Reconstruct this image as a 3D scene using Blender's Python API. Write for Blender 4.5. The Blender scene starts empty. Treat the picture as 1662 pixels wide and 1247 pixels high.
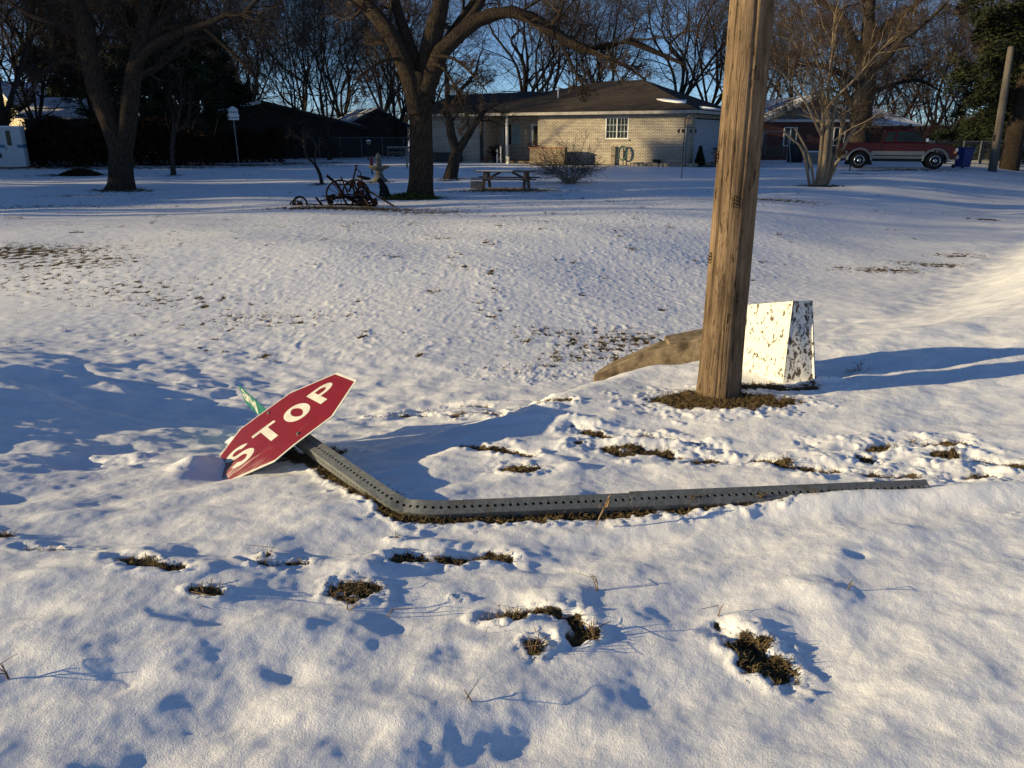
import bpy, bmesh, math, random
import numpy as np
from mathutils import Vector, Matrix
R = math.radians
scene = bpy.context.scene
COL = scene.collection
random.seed(7)

# ------------------------------------------------------------------ camera, sky, sun, exposure
PITCH = R(17.8); FPX = 1255.0; EYE = 1.6
cam_d = bpy.data.cameras.new("camera"); cam = bpy.data.objects.new("camera", cam_d); COL.objects.link(cam)
cam.location = (0, 0, EYE); cam.rotation_euler = (math.pi/2 - PITCH, 0, 0)
cam_d.sensor_width = 36.0; cam_d.lens = 36.0*FPX/1662.0; cam_d.clip_start = 0.05; cam_d.clip_end = 2000
scene.camera = cam
SUN_EL = R(12.0); SUN_AZ = R(10.0)            # the sun stands left of the view, 10 degrees behind the camera
sdir = Vector((-math.cos(SUN_EL)*math.cos(SUN_AZ), -math.cos(SUN_EL)*math.sin(SUN_AZ), math.sin(SUN_EL)))
sun_d = bpy.data.lights.new("sun", 'SUN'); sun = bpy.data.objects.new("sun", sun_d); COL.objects.link(sun)
sun_d.energy = 4.8; sun_d.angle = R(0.5); sun_d.color = (1.0, 0.80, 0.45)
sun.rotation_euler = sdir.to_track_quat('Z', 'Y').to_euler(); sun.location = (-30, -5, 20)
world = bpy.data.worlds.new("World"); scene.world = world; world.use_nodes = True
wn = world.node_tree.nodes; wl = world.node_tree.links
for n in list(wn): wn.remove(n)
sky = wn.new('ShaderNodeTexSky'); sky.sky_type = 'NISHITA'; sky.sun_disc = False
sky.sun_elevation = SUN_EL; sky.sun_rotation = math.atan2(sdir.x, sdir.y)
sky.altitude = 800; sky.air_density = 0.6; sky.dust_density = 0.2; sky.ozone_density = 3.0
bg = wn.new('ShaderNodeBackground'); bg.inputs['Strength'].default_value = 0.095
wo = wn.new('ShaderNodeOutputWorld'); wl.new(sky.outputs[0], bg.inputs[0]); wl.new(bg.outputs[0], wo.inputs[0])
scene.view_settings.view_transform = 'Standard'; scene.view_settings.look = 'None'
scene.view_settings.gamma = 1; scene.view_settings.exposure = 0.65
scene.cycles.max_bounces = 5; scene.cycles.diffuse_bounces = 3; scene.cycles.glossy_bounces = 3
scene.cycles.transparent_max_bounces = 6; scene.cycles.caustics_reflective = False

# ------------------------------------------------------------------ picture -> place
CP, SP = math.cos(PITCH), math.sin(PITCH)
def ray(px, py):
    u = (px-831.0)/FPX; v = (623.5-py)/FPX
    return u, CP+v*SP, -SP+v*CP
def at(px, py, D):                    # the point of that sight line D metres ahead
    a, b, c = ray(px, py); t = D/b
    return Vector((a*t, D, EYE+c*t))

# ------------------------------------------------------------------ noise and terrain
def gnoise(x, y, seed=0):
    xi = np.floor(x).astype(np.int64); yi = np.floor(y).astype(np.int64)
    xf = x-xi; yf = y-yi
    def g(ix, iy, dx, dy):
        h = (ix*374761393 + iy*668265263 + seed*1442695041) & 0xFFFFFFFF
        h = ((h ^ (h >> 13))*1274126177) & 0xFFFFFFFF
        h = h ^ (h >> 16)
        a = h.astype(np.float64)*(2*math.pi/4294967296.0)
        return np.cos(a)*dx+np.sin(a)*dy
    u = xf*xf*xf*(xf*(xf*6-15)+10); v = yf*yf*yf*(yf*(yf*6-15)+10)
    a = g(xi, yi, xf, yf); b = g(xi+1, yi, xf-1, yf); c = g(xi, yi+1, xf, yf-1); d = g(xi+1, yi+1, xf-1, yf-1)
    return (a+(b-a)*u+(c-a)*v+(a-b-c+d)*u*v)*1.5
def fbm(x, y, wl_, octv, seed=0, gain=.5):
    s = np.zeros_like(x); a = 1.0; f = 1.0/wl_
    for o in range(octv):
        s += a*gnoise(x*f+o*17.3, y*f-o*9.1, seed+o); a *= gain; f *= 2.03
    return s
def sstep(e0, e1, x):
    t = np.clip((x-e0)/(e1-e0), 0, 1); return t*t*(3-2*t)
DITCH = [(-60, 8.5), (-14, 6.6), (-6, 6.2), (-2, 6.2), (0.8, 6.6), (2.4, 7.4), (5.2, 10.2), (12, 18.5), (22, 31), (60, 80)]
def polydist(x, y, pl):
    """distance to a polyline and side (+1 left of travel)"""
    best = np.full(x.shape, 1e9); side = np.ones(x.shape)
    for (ax, ay), (bx, by) in zip(pl[:-1], pl[1:]):
        dx, dy = bx-ax, by-ay; L2 = dx*dx+dy*dy
        t = np.clip(((x-ax)*dx+(y-ay)*dy)/L2, 0, 1)
        d = np.hypot(x-(ax+t*dx), y-(ay+t*dy)); s = np.sign(dx*(y-ay)-dy*(x-ax))
        m = d < best-1e-6; best = np.where(m, d, best); side = np.where(m, s, side)
    return best, side
def base_h(x, y):
    d, s = polydist(x, y, DITCH)
    wn = 3.3-2.0*sstep(-.9, 1.1, x)*(1-.75*sstep(2.4, 6, x)); near = -.55*(1-sstep(0.15, wn, d)); far = -.55*(1-sstep(0.3, 6.2, d))
    h = np.where(s > 0, far, near)
    h = h + .10*sstep(20, 60, y)*0.6 - 1.7*sstep(52, 76, y)*sstep(24, 38, x)*(1-sstep(110, 160, y))
    # ground falling away from a bank left of the picture, and the road shoulder rising to the right
    h = h + .64*sstep(-1.4, -6.2, x)*sstep(-30, -7, x)*np.exp(-((y-5.9-.12*x)/1.9)**2)*(1+.22*gnoise(x/1.1, y/.5, 8))
    h = h + np.where(s > 0, 0, 1)*sstep(.3, 3.0, d)*.62*sstep(1.7, 10, x)
    h = h + .11*sstep(1.0, -2.2, x)*sstep(-12, -3.5, x)*(1-sstep(2.3, 3.5, y))
    h = h + .05*gnoise(x/3.1, y/2.6, 5)*sstep(1, 4, np.hypot(x, y)) * (1-.5*sstep(20, 60, y))
    return h
def hgt(x, y):
    return float(base_h(np.array([float(x)]), np.array([float(y)]))[0])
def gp(px, py):                       # where that sight line meets the ground
    a, b, c = ray(px, py); z = 0.0
    for _ in range(30):
        t = (z-EYE)/c; x, y = a*t, b*t; z = .5*z+.5*hgt(x, y)
    return Vector((x, y, z))

# post path (shared with the soil mask)
BEND = Vector((-.46, 3.03, .035)); PDIR = Vector((-.598, .800, -.028)).normalized()
POST_END = BEND+PDIR*1.74
RIGHT_END = Vector((1.93, 3.27, .025))

# patches of bare soil: (px, py, half width m, half depth m, strength)
SOIL = [(1160, 650, .30, .17, 1.3), (1215, 656, .26, .11, 1.1), (1105, 650, .20, .08, 1.0), (1240, 628, .28, .06, 1.0), (1300, 634, .17, .05, 1.0),
 (843, 764, .085, .05, 1.2),
 (215, 910, .06, .03, 1.0), (275, 922, .05, .025, .9), (240, 926, .03, .02, .8), (335, 965, .055, .03, 1.0), (580, 950, .085, .05, 1.1), (560, 966, .05, .03, .9),
 (670, 903, .09, .04, 1.1), (728, 904, .06, .035, 1.0), (782, 900, .07, .025, .9), (820, 897, .03, .02, .7), (430, 915, .05, .02, .8), (440, 903, .03, .015, .8),
 (820, 1000, .075, .035, 1.0), (880, 993, .1, .02, .9), (920, 1032, .04, .03, .8), (872, 1050, .04, .04, .8), (960, 1030, .04, .04, .9),
 (1215, 1040, .075, .05, 1.1), (1245, 1070, .075, .06, 1.2), (1265, 1085, .05, .05, 1.0), (745, 965, .03, .015, .7), (8, 868, .05, .02, .9), (160, 880, .03, .012, .6),
 (640, 875, .03, .015, .6), (1655, 835, .05, .02, .9)]
LAWN_SOIL = [(40, 408, 1.3, .6, .78), (110, 425, 1.1, .5, .6), (60, 450, 1.2, .6, .45), (200, 470, 1.0, .5, .45), (400, 520, .9, .3, .42), (290, 490, .8, .3, .45),
 (920, 545, .55, .22, .48), (990, 560, .6, .3, .58), (1030, 552, .45, .25, .62), (960, 580, .5, .22, .5), (880, 605, .45, .2, .42), (1000, 545, .5, .2, .52),
 (1600, 357, .55, .14, .95), (1440, 440, .8, .25, .72), (1520, 430, .8, .3, .75), (1560, 415, .6, .25, .7), (1250, 325, 1.5, .5, .75), (700, 345, 1.0, .35, .6),
 (560, 338, 1.35, .42, 1.15), (490, 338, .5, .3, 1.0), (600, 338, .7, .35, 1.0), (665, 322, .55, .35, 1.1), (700, 321, .35, .3, 1.0), (197, 309, .8, .6, 1.1), (130, 318, 1.1, .6, .6), (60, 335, 2.5, .6, .55),
 (735, 291, .8, .7, .85), (770, 288, .6, .5, .6), (825, 309, 1.3, .45, .95), (1330, 302, .75, .55, 1.2), (1455, 276, 2.3, 1.2, .95), (1390, 282, 1.4, .7, .8),
 (535, 264, 1.0, 1.6, 1.1), (475, 265, 1.3, 1.4, 1.0), (612, 296, .55, .5, 1.1), (518, 299, .35, .5, .9), (281, 285, .4, .6, .9), (925, 297, 1.0, .7, .8), (760, 277, 1.0, .6, .7),
 (1040, 268, 6, .9, 1.1), (860, 262, 5, 1.0, 1.1), (1160, 270, 3, .9, 1.1), (130, 284, 1.5, 1.2, 1.0), (280, 272, 6, 2, .8), (90, 272, 5, 2.5, .9), (300, 268, 8, 2.5, 1.0)]
# hollows and humps of the near snow: (px, py, half width, half depth, height)
TRAILS = [([(620, 679), (680, 672), (740, 680), (800, 670), (860, 660), (905, 654)], .055), ([(680, 664), (730, 660), (790, 659)], .035), ([(925, 688), (1000, 700), (1060, 700), (1110, 712), (1165, 722)], .05),
 ([(955, 722), (1040, 731), (1110, 738), (1180, 742), (1240, 747), (1330, 762), (1420, 768), (1500, 774), (1610, 772)], .06), ([(755, 722), (800, 721), (845, 733)], .05), ([(1320, 722), (1400, 727), (1490, 715), (1560, 718)], .065), ([(1400, 746), (1480, 741), (1560, 738), (1664, 754)], .06),
 ([(190, 902), (232, 914), (292, 926)], .035), ([(640, 906), (700, 901), (832, 903)], .04), ([(800, 997), (860, 993), (918, 1000), (938, 1036)], .035), ([(400, 904), (492, 914)], .025), ([(40, 876), (165, 886)], .02), ([(1180, 1025), (1225, 1050), (1285, 1085)], .04)]
DENT = [(180, 1110, .18, .05, -.022), (560, 1195, .17, .07, -.035), (850, 1185, .16, .10, -.038), (745, 1055, .10, .05, -.04), (640, 1010, .10, .05, -.03), (330, 1000, .15, .045, -.04),
 (60, 1000, .14, .05, -.035), (290, 890, .16, .05, -.035), (90, 920, .15, .04, -.02), (1600, 985, .16, .05, -.03), (1390, 905, .05, .03, -.025), (960, 880, .2, .05, -.03), (850, 915, .18, .05, -.04),
 (480, 1095, .12, .05, -.03), (1180, 985, .12, .05, -.02), (700, 1120, .13, .06, -.03), (1060, 1120, .12, .07, -.03), (420, 1180, .15, .06, -.025), (1310, 1030, .10, .07, -.02),
 (150, 745, .3, .12, -.06), (200, 730, .2, .1, -.05), (1370, 521, .30, .10, -.035),
 (240, 885, .14, .05, .045), (580, 925, .10, .05, .05), (700, 880, .18, .04, .045), (460, 905, .16, .05, .03), (1330, 965, .13, .08, .04), (1230, 1010, .14, .08, .04), (90, 1060, .2, .08, .03),
 (1000, 1000, .14, .06, .035), (890, 965, .16, .06, .035), (800, 1150, .15, .06, .03), (340, 1080, .18, .08, .03), (1500, 1120, .3, .15, .03), (930, 760, .09, .05, .03), (905, 745, .07, .04, .02),
 (800, 690, .5, .05, .02), (1040, 715, .4, .04, .03), (1280, 752, .3, .04, .035), (1500, 735, .3, .04, .035), (800, 655, .35, .04, .03), (1340, 625, .12, .06, .05), (400, 735, .10, .12, .09), (386, 715, .07, .10, .06), (1395, 870, .5, .1, .02)]

def axis(lo, hi, f):
    out = [lo]; 
    while out[-1] < hi: out.append(out[-1]+f(out[-1]))
    return np.array(out)
def ysp(y):
    if y < 1.2: return max(.012, .06*(1.2-y)+.012)
    return .0105 if y < 5 else max(.0105, .0026*y*(1+max(0, y-45)*.05))
ys = axis(-60, 700, lambda y: min(ysp(y), 12))
xr = axis(0, 420, lambda x: .0115 if x < 2.4 else min(.0115+.0075*(x-2.4), 14))
xs = np.concatenate([-xr[:0:-1], xr])
GX, GY = np.meshgrid(xs, ys)
def terrain():
    X, Y = GX.ravel(), GY.ravel()
    H = base_h(X, Y)
    dist = np.hypot(X, Y)
    d, s = polydist(X, Y, DITCH)
    lawn = sstep(.2, 1.6, d)*(s > 0) + .35*(s > 0)*(1-sstep(.2, 1.6, d))
    lawn = np.clip(lawn, 0, 1)
    nearf = (1-lawn)
    fade = 1-sstep(30, 70, dist)
    # mask
    m = np.zeros_like(X)
    wob = .42*fbm(X, Y, .10, 3, 31)+.25*gnoise(X/.035, Y/.03, 33)
    for lst in (SOIL, LAWN_SOIL):
        for px, py, hw, hd, st in lst:
            c = gp(px, py)
            sel = (np.abs(X-c.x) < hw*2.6) & (np.abs(Y-c.y) < hd*2.6)
            if not sel.any(): continue
            q = ((X[sel]-c.x)/hw)**2+((Y[sel]-c.y)/hd)**2
            m[sel] = np.maximum(m[sel], st*np.exp(-q*.55))
    # strip of bare ground under the steel post and under the sign
    pl = [(RIGHT_END.x-.75, RIGHT_END.y-.07), (BEND.x, BEND.y-.02), (BEND.x+PDIR.x*1.25, BEND.y+PDIR.y*1.25-.02), (POST_END.x+.10, POST_END.y-.1)]
    pd, _ = polydist(X, Y, pl)
    m = np.maximum(m, 1.05*np.exp(-(pd/.085)**2))
    m = np.maximum(m, 1.15*np.exp(-((X+1.13)/.22)**2-((Y-4.0)/.2)**2))
    tcut = np.zeros_like(X)
    for pts, w in TRAILS:
        pl = [(gp(*p).x, gp(*p).y) for p in pts]; sel = (np.abs(Y-pl[0][1]) < 1.6) & (X > min(p[0] for p in pl)-.4) & (X < max(p[0] for p in pl)+.4)
        x, y = X[sel], Y[sel]; dd, _ = polydist(x+.05*gnoise(x/.25, y/.2, 81), y+.05*gnoise(x/.22, y/.2, 82), pl); q = gnoise(x/.16, y/.14, 83)
        core = np.exp(-(dd/w)**2)*np.clip(.75+.7*q, 0, 1.2); rim = np.exp(-((dd-1.9*w)/(.8*w))**2)*np.clip(.5+.8*gnoise(x/.13, y/.11, 84), 0, 1)
        tcut[sel] += -.032*core*min(1, w/.04)+(1 if w > .045 else .5)*rim*(.010+.022*np.abs(gnoise(x/.045, y/.04, 85)))
        m[sel] = np.maximum(m[sel], core*np.clip(1.0+1.3*gnoise(x/.2, y/.18, 86), 0, 1.4))
    H += tcut
    speck = fbm(X, Y, .55, 3, 77)+.6*fbm(X, Y, .12, 2, 91)
    lawnm = lawn*np.clip((speck-.62)*1.3, 0, .75)*(1-.7*sstep(35, 60, Y))
    m = np.maximum(m, lawnm)
    big = dist > 4.5
    mm = m+wob*np.where(m > .05, 1, 0)*np.where(lawn > .5, 1.25, .75)
    soil = sstep(.40, .85, mm)
    # drifts and grain
    ang = .35; xr_ = X*math.cos(ang)+Y*math.sin(ang); yr_ = -X*math.sin(ang)+Y*math.cos(ang)
    H += nearf*fade*(.015*gnoise(xr_/.42, yr_/.17, 16)*sstep(1.4, -.6, X)+.032*gnoise(xr_/1.5, yr_/.65, 15)+.017*gnoise(xr_/.62, yr_/.30, 11)+.011*gnoise(xr_/.25, yr_/.15, 12)+.0032*gnoise(X/.09, Y/.07, 13)+.0016*gnoise(X/.035, Y/.03, 14))
    lump = fbm(X/1.35, Y, .075, 2, 21)
    lump2 = gnoise(X/.22, Y/.16, 23)
    H += lawn*fade*(0.0032*lump+.0022*lump2+.024*gnoise(X/1.9, Y/1.3, 24)+.0022*gnoise(X/.05, Y/.045, 25))
    H += np.exp(-((X+3.0)/2.4)**2-((Y-6.0)/1.9)**2)*(.020*fbm(X/1.7, Y, .16, 2, 101)+.02*gnoise(X/.5, Y/.25, 103))
    ridge = np.abs(gnoise(X/.22+4.1, Y/.17, 41))
    H += lawn*fade*.006*(1-sstep(0, .4, ridge))*sstep(-.1, .5, speck)
    # tracks: broken snow beside bare spots
    edge = sstep(.18, .42, mm)*(1-soil)
    H += nearf*edge*(.007+.010*np.abs(gnoise(X/.05, Y/.04, 51)))
    H -= soil*np.where(lawn > .5, .004, .004)
    H += soil*fade*(.011*gnoise(X/.028, Y/.028, 61)+.006*gnoise(X/.07, Y/.06, 62))
    H += soil*.03*np.abs(gnoise(X/.06, Y/.05, 71))*np.exp(-((X-1.42)/.55)**2-((Y-4.85)/.35)**2)
    for px, py, hw, hd, a in DENT:
        c = gp(px, py)
        sel = (np.abs(X-c.x) < hw*3) & (np.abs(Y-c.y) < hd*3)
        dx = (X[sel]-c.x); dy = (Y[sel]-c.y)
        r = np.sqrt((dx/hw)**2+(dy/hd)**2)+.28*gnoise(X[sel]/.14, Y[sel]/.07, int(px))+.1*gnoise(X[sel]/.045, Y[sel]/.03, int(px)+1)
        H[sel] += a*(.42 if px*0+py > 850 else .85)*(1-sstep(.1, 1.5, r))
    # snow drifted against the lower side of the buried end of the post
    H += (.058*sstep(.3, 1.9, X)*np.exp(-((Y-2.97-.1*(X+.46))/.065)**2)+.028*sstep(1.7, 2.05, X)*np.exp(-((Y-3.27)/.12)**2))*(1-sstep(2.1, 2.8, X))
    # snow swept over the buried corner of the sign
    H += .042*np.exp(-((X+1.76)/.09)**2-((Y-3.95)/.19)**2)*(1+.3*gnoise(X/.07, Y/.09, 107))-.05*np.exp(-((X+1.50)/.16)**2-((Y-3.84)/.18)**2)
    return H, soil
H, SOILM = terrain()
def np_mesh(name, V, F, smooth=True, matname=None):
    me = bpy.data.meshes.new(name); V = np.asarray(V, np.float32); F = np.asarray(F, np.int32)
    k = F.shape[1]
    me.vertices.add(len(V)); me.vertices.foreach_set("co", V.ravel())
    me.loops.add(F.size); me.loops.foreach_set("vertex_index", F.ravel())
    me.polygons.add(len(F)); me.polygons.foreach_set("loop_start", np.arange(0, F.size, k, dtype=np.int32))
    me.polygons.foreach_set("loop_total", np.full(len(F), k, np.int32))
    me.polygons.foreach_set("use_smooth", np.full(len(F), smooth, bool))
    me.update(calc_edges=True); return me

# ------------------------------------------------------------------ materials
def mat(name, rough=.8, spec=.3, metal=0):
    m = bpy.data.materials.new(name); m.use_nodes = True; nt = m.node_tree
    b = nt.nodes['Principled BSDF']; b.inputs['Roughness'].default_value = rough
    b.inputs['Specular IOR Level'].default_value = spec; b.inputs['Metallic'].default_value = metal
    return m, nt, b
def nd(nt, t, **kw):
    n = nt.nodes.new(t)
    for k, v in kw.items():
        if k in n.inputs: n.inputs[k].default_value = v
        else: setattr(n, k, v)
    return n
def noisy(name, c1, c2, scale=8, rough=.8, spec=.25, bump=.3, stretch=(1, 1, 1), detail=6, metal=0, dist=.02, lo=.35, hi=.65, bscale=None):
    m, nt, b = mat(name, rough, spec, metal)
    tc = nd(nt, 'ShaderNodeTexCoord'); mp = nd(nt, 'ShaderNodeMapping'); mp.inputs['Scale'].default_value = stretch
    nt.links.new(tc.outputs['Object'], mp.inputs[0])
    nz = nd(nt, 'ShaderNodeTexNoise', Scale=scale, Detail=detail, Roughness=.6); nt.links.new(mp.outputs[0], nz.inputs['Vector'])
    cr = nd(nt, 'ShaderNodeValToRGB'); cr.color_ramp.elements[0].position = lo; cr.color_ramp.elements[1].position = hi
    cr.color_ramp.elements[0].color = (*c1, 1); cr.color_ramp.elements[1].color = (*c2, 1)
    nt.links.new(nz.outputs[0], cr.inputs[0]); nt.links.new(cr.outputs[0], b.inputs['Base Color'])
    if bump:
        src = nz
        if bscale:
            src = nd(nt, 'ShaderNodeTexNoise', Scale=bscale, Detail=4); nt.links.new(mp.outputs[0], src.inputs['Vector'])
        bp = nd(nt, 'ShaderNodeBump', Strength=bump, Distance=dist); nt.links.new(src.outputs[0], bp.inputs['Height']); nt.links.new(bp.outputs[0], b.inputs['Normal'])
    return m

def snow_ground():
    m, nt, b = mat("snow_and_soil", .55, .22)
    L = nt.links.new
    at_ = nd(nt, 'ShaderNodeAttribute', attribute_name='soil')
    geo = nd(nt, 'ShaderNodeNewGeometry')
    n1 = nd(nt, 'ShaderNodeTexNoise', Scale=55, Detail=5, Roughness=.65); L(geo.outputs['Position'], n1.inputs['Vector'])
    n2 = nd(nt, 'ShaderNodeTexNoise', Scale=230, Detail=3, Roughness=.7); L(geo.outputs['Position'], n2.inputs['Vector'])
    n3 = nd(nt, 'ShaderNodeTexNoise', Scale=9, Detail=6, Roughness=.6); L(geo.outputs['Position'], n3.inputs['Vector'])
    # soil factor: mask sharpened by noise
    ma = nd(nt, 'ShaderNodeMath', operation='MULTIPLY_ADD'); L(n1.outputs[0], ma.inputs[0]); ma.inputs[1].default_value = 1.5; L(at_.outputs['Fac'], ma.inputs[2])
    mr = nd(nt, 'ShaderNodeMapRange'); mr.inputs['From Min'].default_value = 1.18; mr.inputs['From Max'].default_value = 1.42; L(ma.outputs[0], mr.inputs['Value'])
    soilc = nd(nt, 'ShaderNodeValToRGB'); e = soilc.color_ramp.elements
    e[0].position = .3; e[0].color = (.022, .014, .009, 1); e[1].position = .72; e[1].color = (.17, .12, .065, 1)
    mid = soilc.color_ramp.elements.new(.52); mid.color = (.06, .042, .024, 1)
    L(n1.outputs[0], soilc.inputs[0])
    snowc = nd(nt, 'ShaderNodeValToRGB'); e = snowc.color_ramp.elements
    e[0].position = .3; e[0].color = (.84, .85, .88, 1); e[1].position = .7; e[1].color = (.93, .93, .94, 1); L(n3.outputs[0], snowc.inputs[0])
    mx = nd(nt, 'ShaderNodeMix', data_type='RGBA'); L(mr.outputs[0], mx.inputs[0]); L(snowc.outputs[0], mx.inputs[6]); L(soilc.outputs[0], mx.inputs[7])
    L(mx.outputs[2], b.inputs['Base Color'])
    rr = nd(nt, 'ShaderNodeMapRange'); rr.inputs['To Min'].default_value = .5; rr.inputs['To Max'].default_value = .95; L(mr.outputs[0], rr.inputs['Value']); L(rr.outputs[0], b.inputs['Roughness'])
    add = nd(nt, 'ShaderNodeMath', operation='MULTIPLY_ADD'); L(n2.outputs[0], add.inputs[0]); add.inputs[1].default_value = .7; L(n1.outputs[0], add.inputs[2])
    bp = nd(nt, 'ShaderNodeBump', Strength=.55, Distance=.006); L(add.outputs[0], bp.inputs['Height'])
    # lumps of snowed-over turf, too fine for the mesh far out on the lawn
    la = nd(nt, 'ShaderNodeAttribute', attribute_name='lawn')
    n4 = nd(nt, 'ShaderNodeTexNoise', Scale=26, Detail=4, Roughness=.62); L(geo.outputs['Position'], n4.inputs['Vector'])
    bp2 = nd(nt, 'ShaderNodeBump', Distance=.011); L(n4.outputs[0], bp2.inputs['Height']); L(la.outputs['Fac'], bp2.inputs['Strength']); L(bp.outputs[0], bp2.inputs['Normal'])
    L(bp2.outputs[0], b.inputs['Normal'])
    vo = nd(nt, 'ShaderNodeTexVoronoi', Scale=300); L(geo.outputs['Position'], vo.inputs['Vector'])
    vm = nd(nt, 'ShaderNodeVectorMath', operation='SUBTRACT'); L(vo.outputs['Color'], vm.inputs[0]); vm.inputs[1].default_value = (.5, .5, .5)
    vs = nd(nt, 'ShaderNodeVectorMath', operation='MULTIPLY_ADD'); L(vm.outputs[0], vs.inputs[0]); vs.inputs[1].default_value = (1.5, 1.5, .8); L(geo.outputs['Normal'], vs.inputs[2])
    vn = nd(nt, 'ShaderNodeVectorMath', operation='NORMALIZE'); L(vs.outputs[0], vn.inputs[0]); L(vn.outputs[0], b.inputs['Coat Normal'])
    vd = nd(nt, 'ShaderNodeTexVoronoi', Scale=300, feature='F1'); L(geo.outputs['Position'], vd.inputs['Vector']); sp = nd(nt, 'ShaderNodeSeparateColor'); L(vd.outputs['Color'], sp.inputs[0])
    gt = nd(nt, 'ShaderNodeMath', operation='GREATER_THAN'); L(sp.outputs[0], gt.inputs[0]); gt.inputs[1].default_value = .8
    isn = nd(nt, 'ShaderNodeMath', operation='SUBTRACT', use_clamp=True); L(gt.outputs[0], isn.inputs[0]); L(mr.outputs[0], isn.inputs[1]); L(isn.outputs[0], b.inputs['Coat Weight']); b.inputs['Coat Roughness'].default_value = .12
    return m
M = {}
M['snow'] = snow_ground()
M['bark'] = noisy('bark', (.012, .009, .0075), (.09, .066, .047), 6, .95, .1, 1.0, (8, 8, 1.1), 8, dist=.09)
M['bark_dark'] = noisy('bark_dark', (.018, .015, .013), (.065, .052, .042), 6, .95, .1, .9, (4, 4, 1), 6, dist=.04)
M['bark_pale'] = noisy('bark_pale', (.16, .12, .075), (.34, .26, .17), 9, .85, .15, .4, (2, 2, .6), 6)
M['twig'] = noisy('twig', (.04, .029, .021), (.105, .075, .053), 3, .9, .1, 0)
M['twig_dark'] = noisy('twig_dark', (.022, .018, .016), (.06, .048, .04), 3, .9, .1, 0)
M['needle'] = noisy('needle', (.010, .016, .010), (.035, .048, .022), 1.5, .8, .15, 0)
M['needle_warm'] = noisy('needle_warm', (.012, .017, .008), (.040, .042, .018), 1.5, .8, .15, 0)
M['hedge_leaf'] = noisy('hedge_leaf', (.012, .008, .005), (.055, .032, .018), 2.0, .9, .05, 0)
M['dry_grass'] = noisy('dry_grass', (.05, .034, .018), (.27, .195, .095), 30, .9, .1, 0)
M['weed'] = noisy('weed', (.12, .075, .045), (.26, .18, .11), 40, .9, .1, 0)
def pole_wood():
    m, nt, b = mat('pole_wood', .9, .15); L = nt.links.new
    tc = nd(nt, 'ShaderNodeTexCoord')
    def noise(scale, stretch, detail=6, rough=.65):
        mp = nd(nt, 'ShaderNodeMapping'); mp.inputs['Scale'].default_value = stretch; L(tc.outputs['Object'], mp.inputs[0])
        n = nd(nt, 'ShaderNodeTexNoise', Scale=scale, Detail=detail, Roughness=rough); L(mp.outputs[0], n.inputs['Vector']); return n.outputs[0]
    def rng_(src, a, b_, c, d):
        r = nd(nt, 'ShaderNodeMapRange'); L(src, r.inputs['Value'])
        for k, v in zip(('From Min', 'From Max', 'To Min', 'To Max'), (a, b_, c, d)): r.inputs[k].default_value = v
        return r.outputs[0]
    def mul(a, f, k=1.0):
        x = nd(nt, 'ShaderNodeMix', data_type='RGBA', blend_type='MULTIPLY'); x.inputs[0].default_value = k; L(a, x.inputs[6]); L(f, x.inputs[7]); return x.outputs[2]
    grain = noise(1.6, (22, 22, 1.3), 8); fine = noise(1.5, (95, 95, 5), 5); blot = noise(4.5, (1, 1, .45), 6); chip = noise(7, (4.5, 4.5, 1), 5, .7); crk = noise(1.2, (20, 20, .35), 3, .5)
    cr = nd(nt, 'ShaderNodeValToRGB'); e = cr.color_ramp.elements; e[0].position = .28; e[0].color = (.095, .062, .038, 1); e[1].position = .72; e[1].color = (.31, .22, .14, 1)
    k = e.new(.45); k.color = (.20, .135, .082, 1); L(grain, cr.inputs[0])
    c = mul(cr.outputs[0], rng_(fine, .3, .65, .55, 1.1)); c = mul(c, rng_(blot, .35, .62, .55, 1.12)); c = mul(c, rng_(chip, .60, .66, 1.0, .35)); c = mul(c, rng_(crk, .33, .41, .45, 1.0)); L(c, b.inputs['Base Color'])
    s1 = nd(nt, 'ShaderNodeMath', operation='ADD'); L(grain, s1.inputs[0]); L(fine, s1.inputs[1]); s2 = nd(nt, 'ShaderNodeMath', operation='ADD'); L(s1.outputs[0], s2.inputs[0]); L(rng_(crk, .34, .42, -1.2, 0), s2.inputs[1]); s3 = nd(nt, 'ShaderNodeMath', operation='ADD'); L(s2.outputs[0], s3.inputs[0]); L(rng_(chip, .58, .66, 0, -.7), s3.inputs[1])
    bp = nd(nt, 'ShaderNodeBump', Strength=.9, Distance=.012); L(s3.outputs[0], bp.inputs['Height']); L(bp.outputs[0], b.inputs['Normal'])
    return m
M['pole'] = pole_wood()
M['pole_grey'] = noisy('pole_grey', (.07, .06, .05), (.17, .145, .12), 2, .9, .15, .6, (14, 14, .7), 7)
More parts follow.
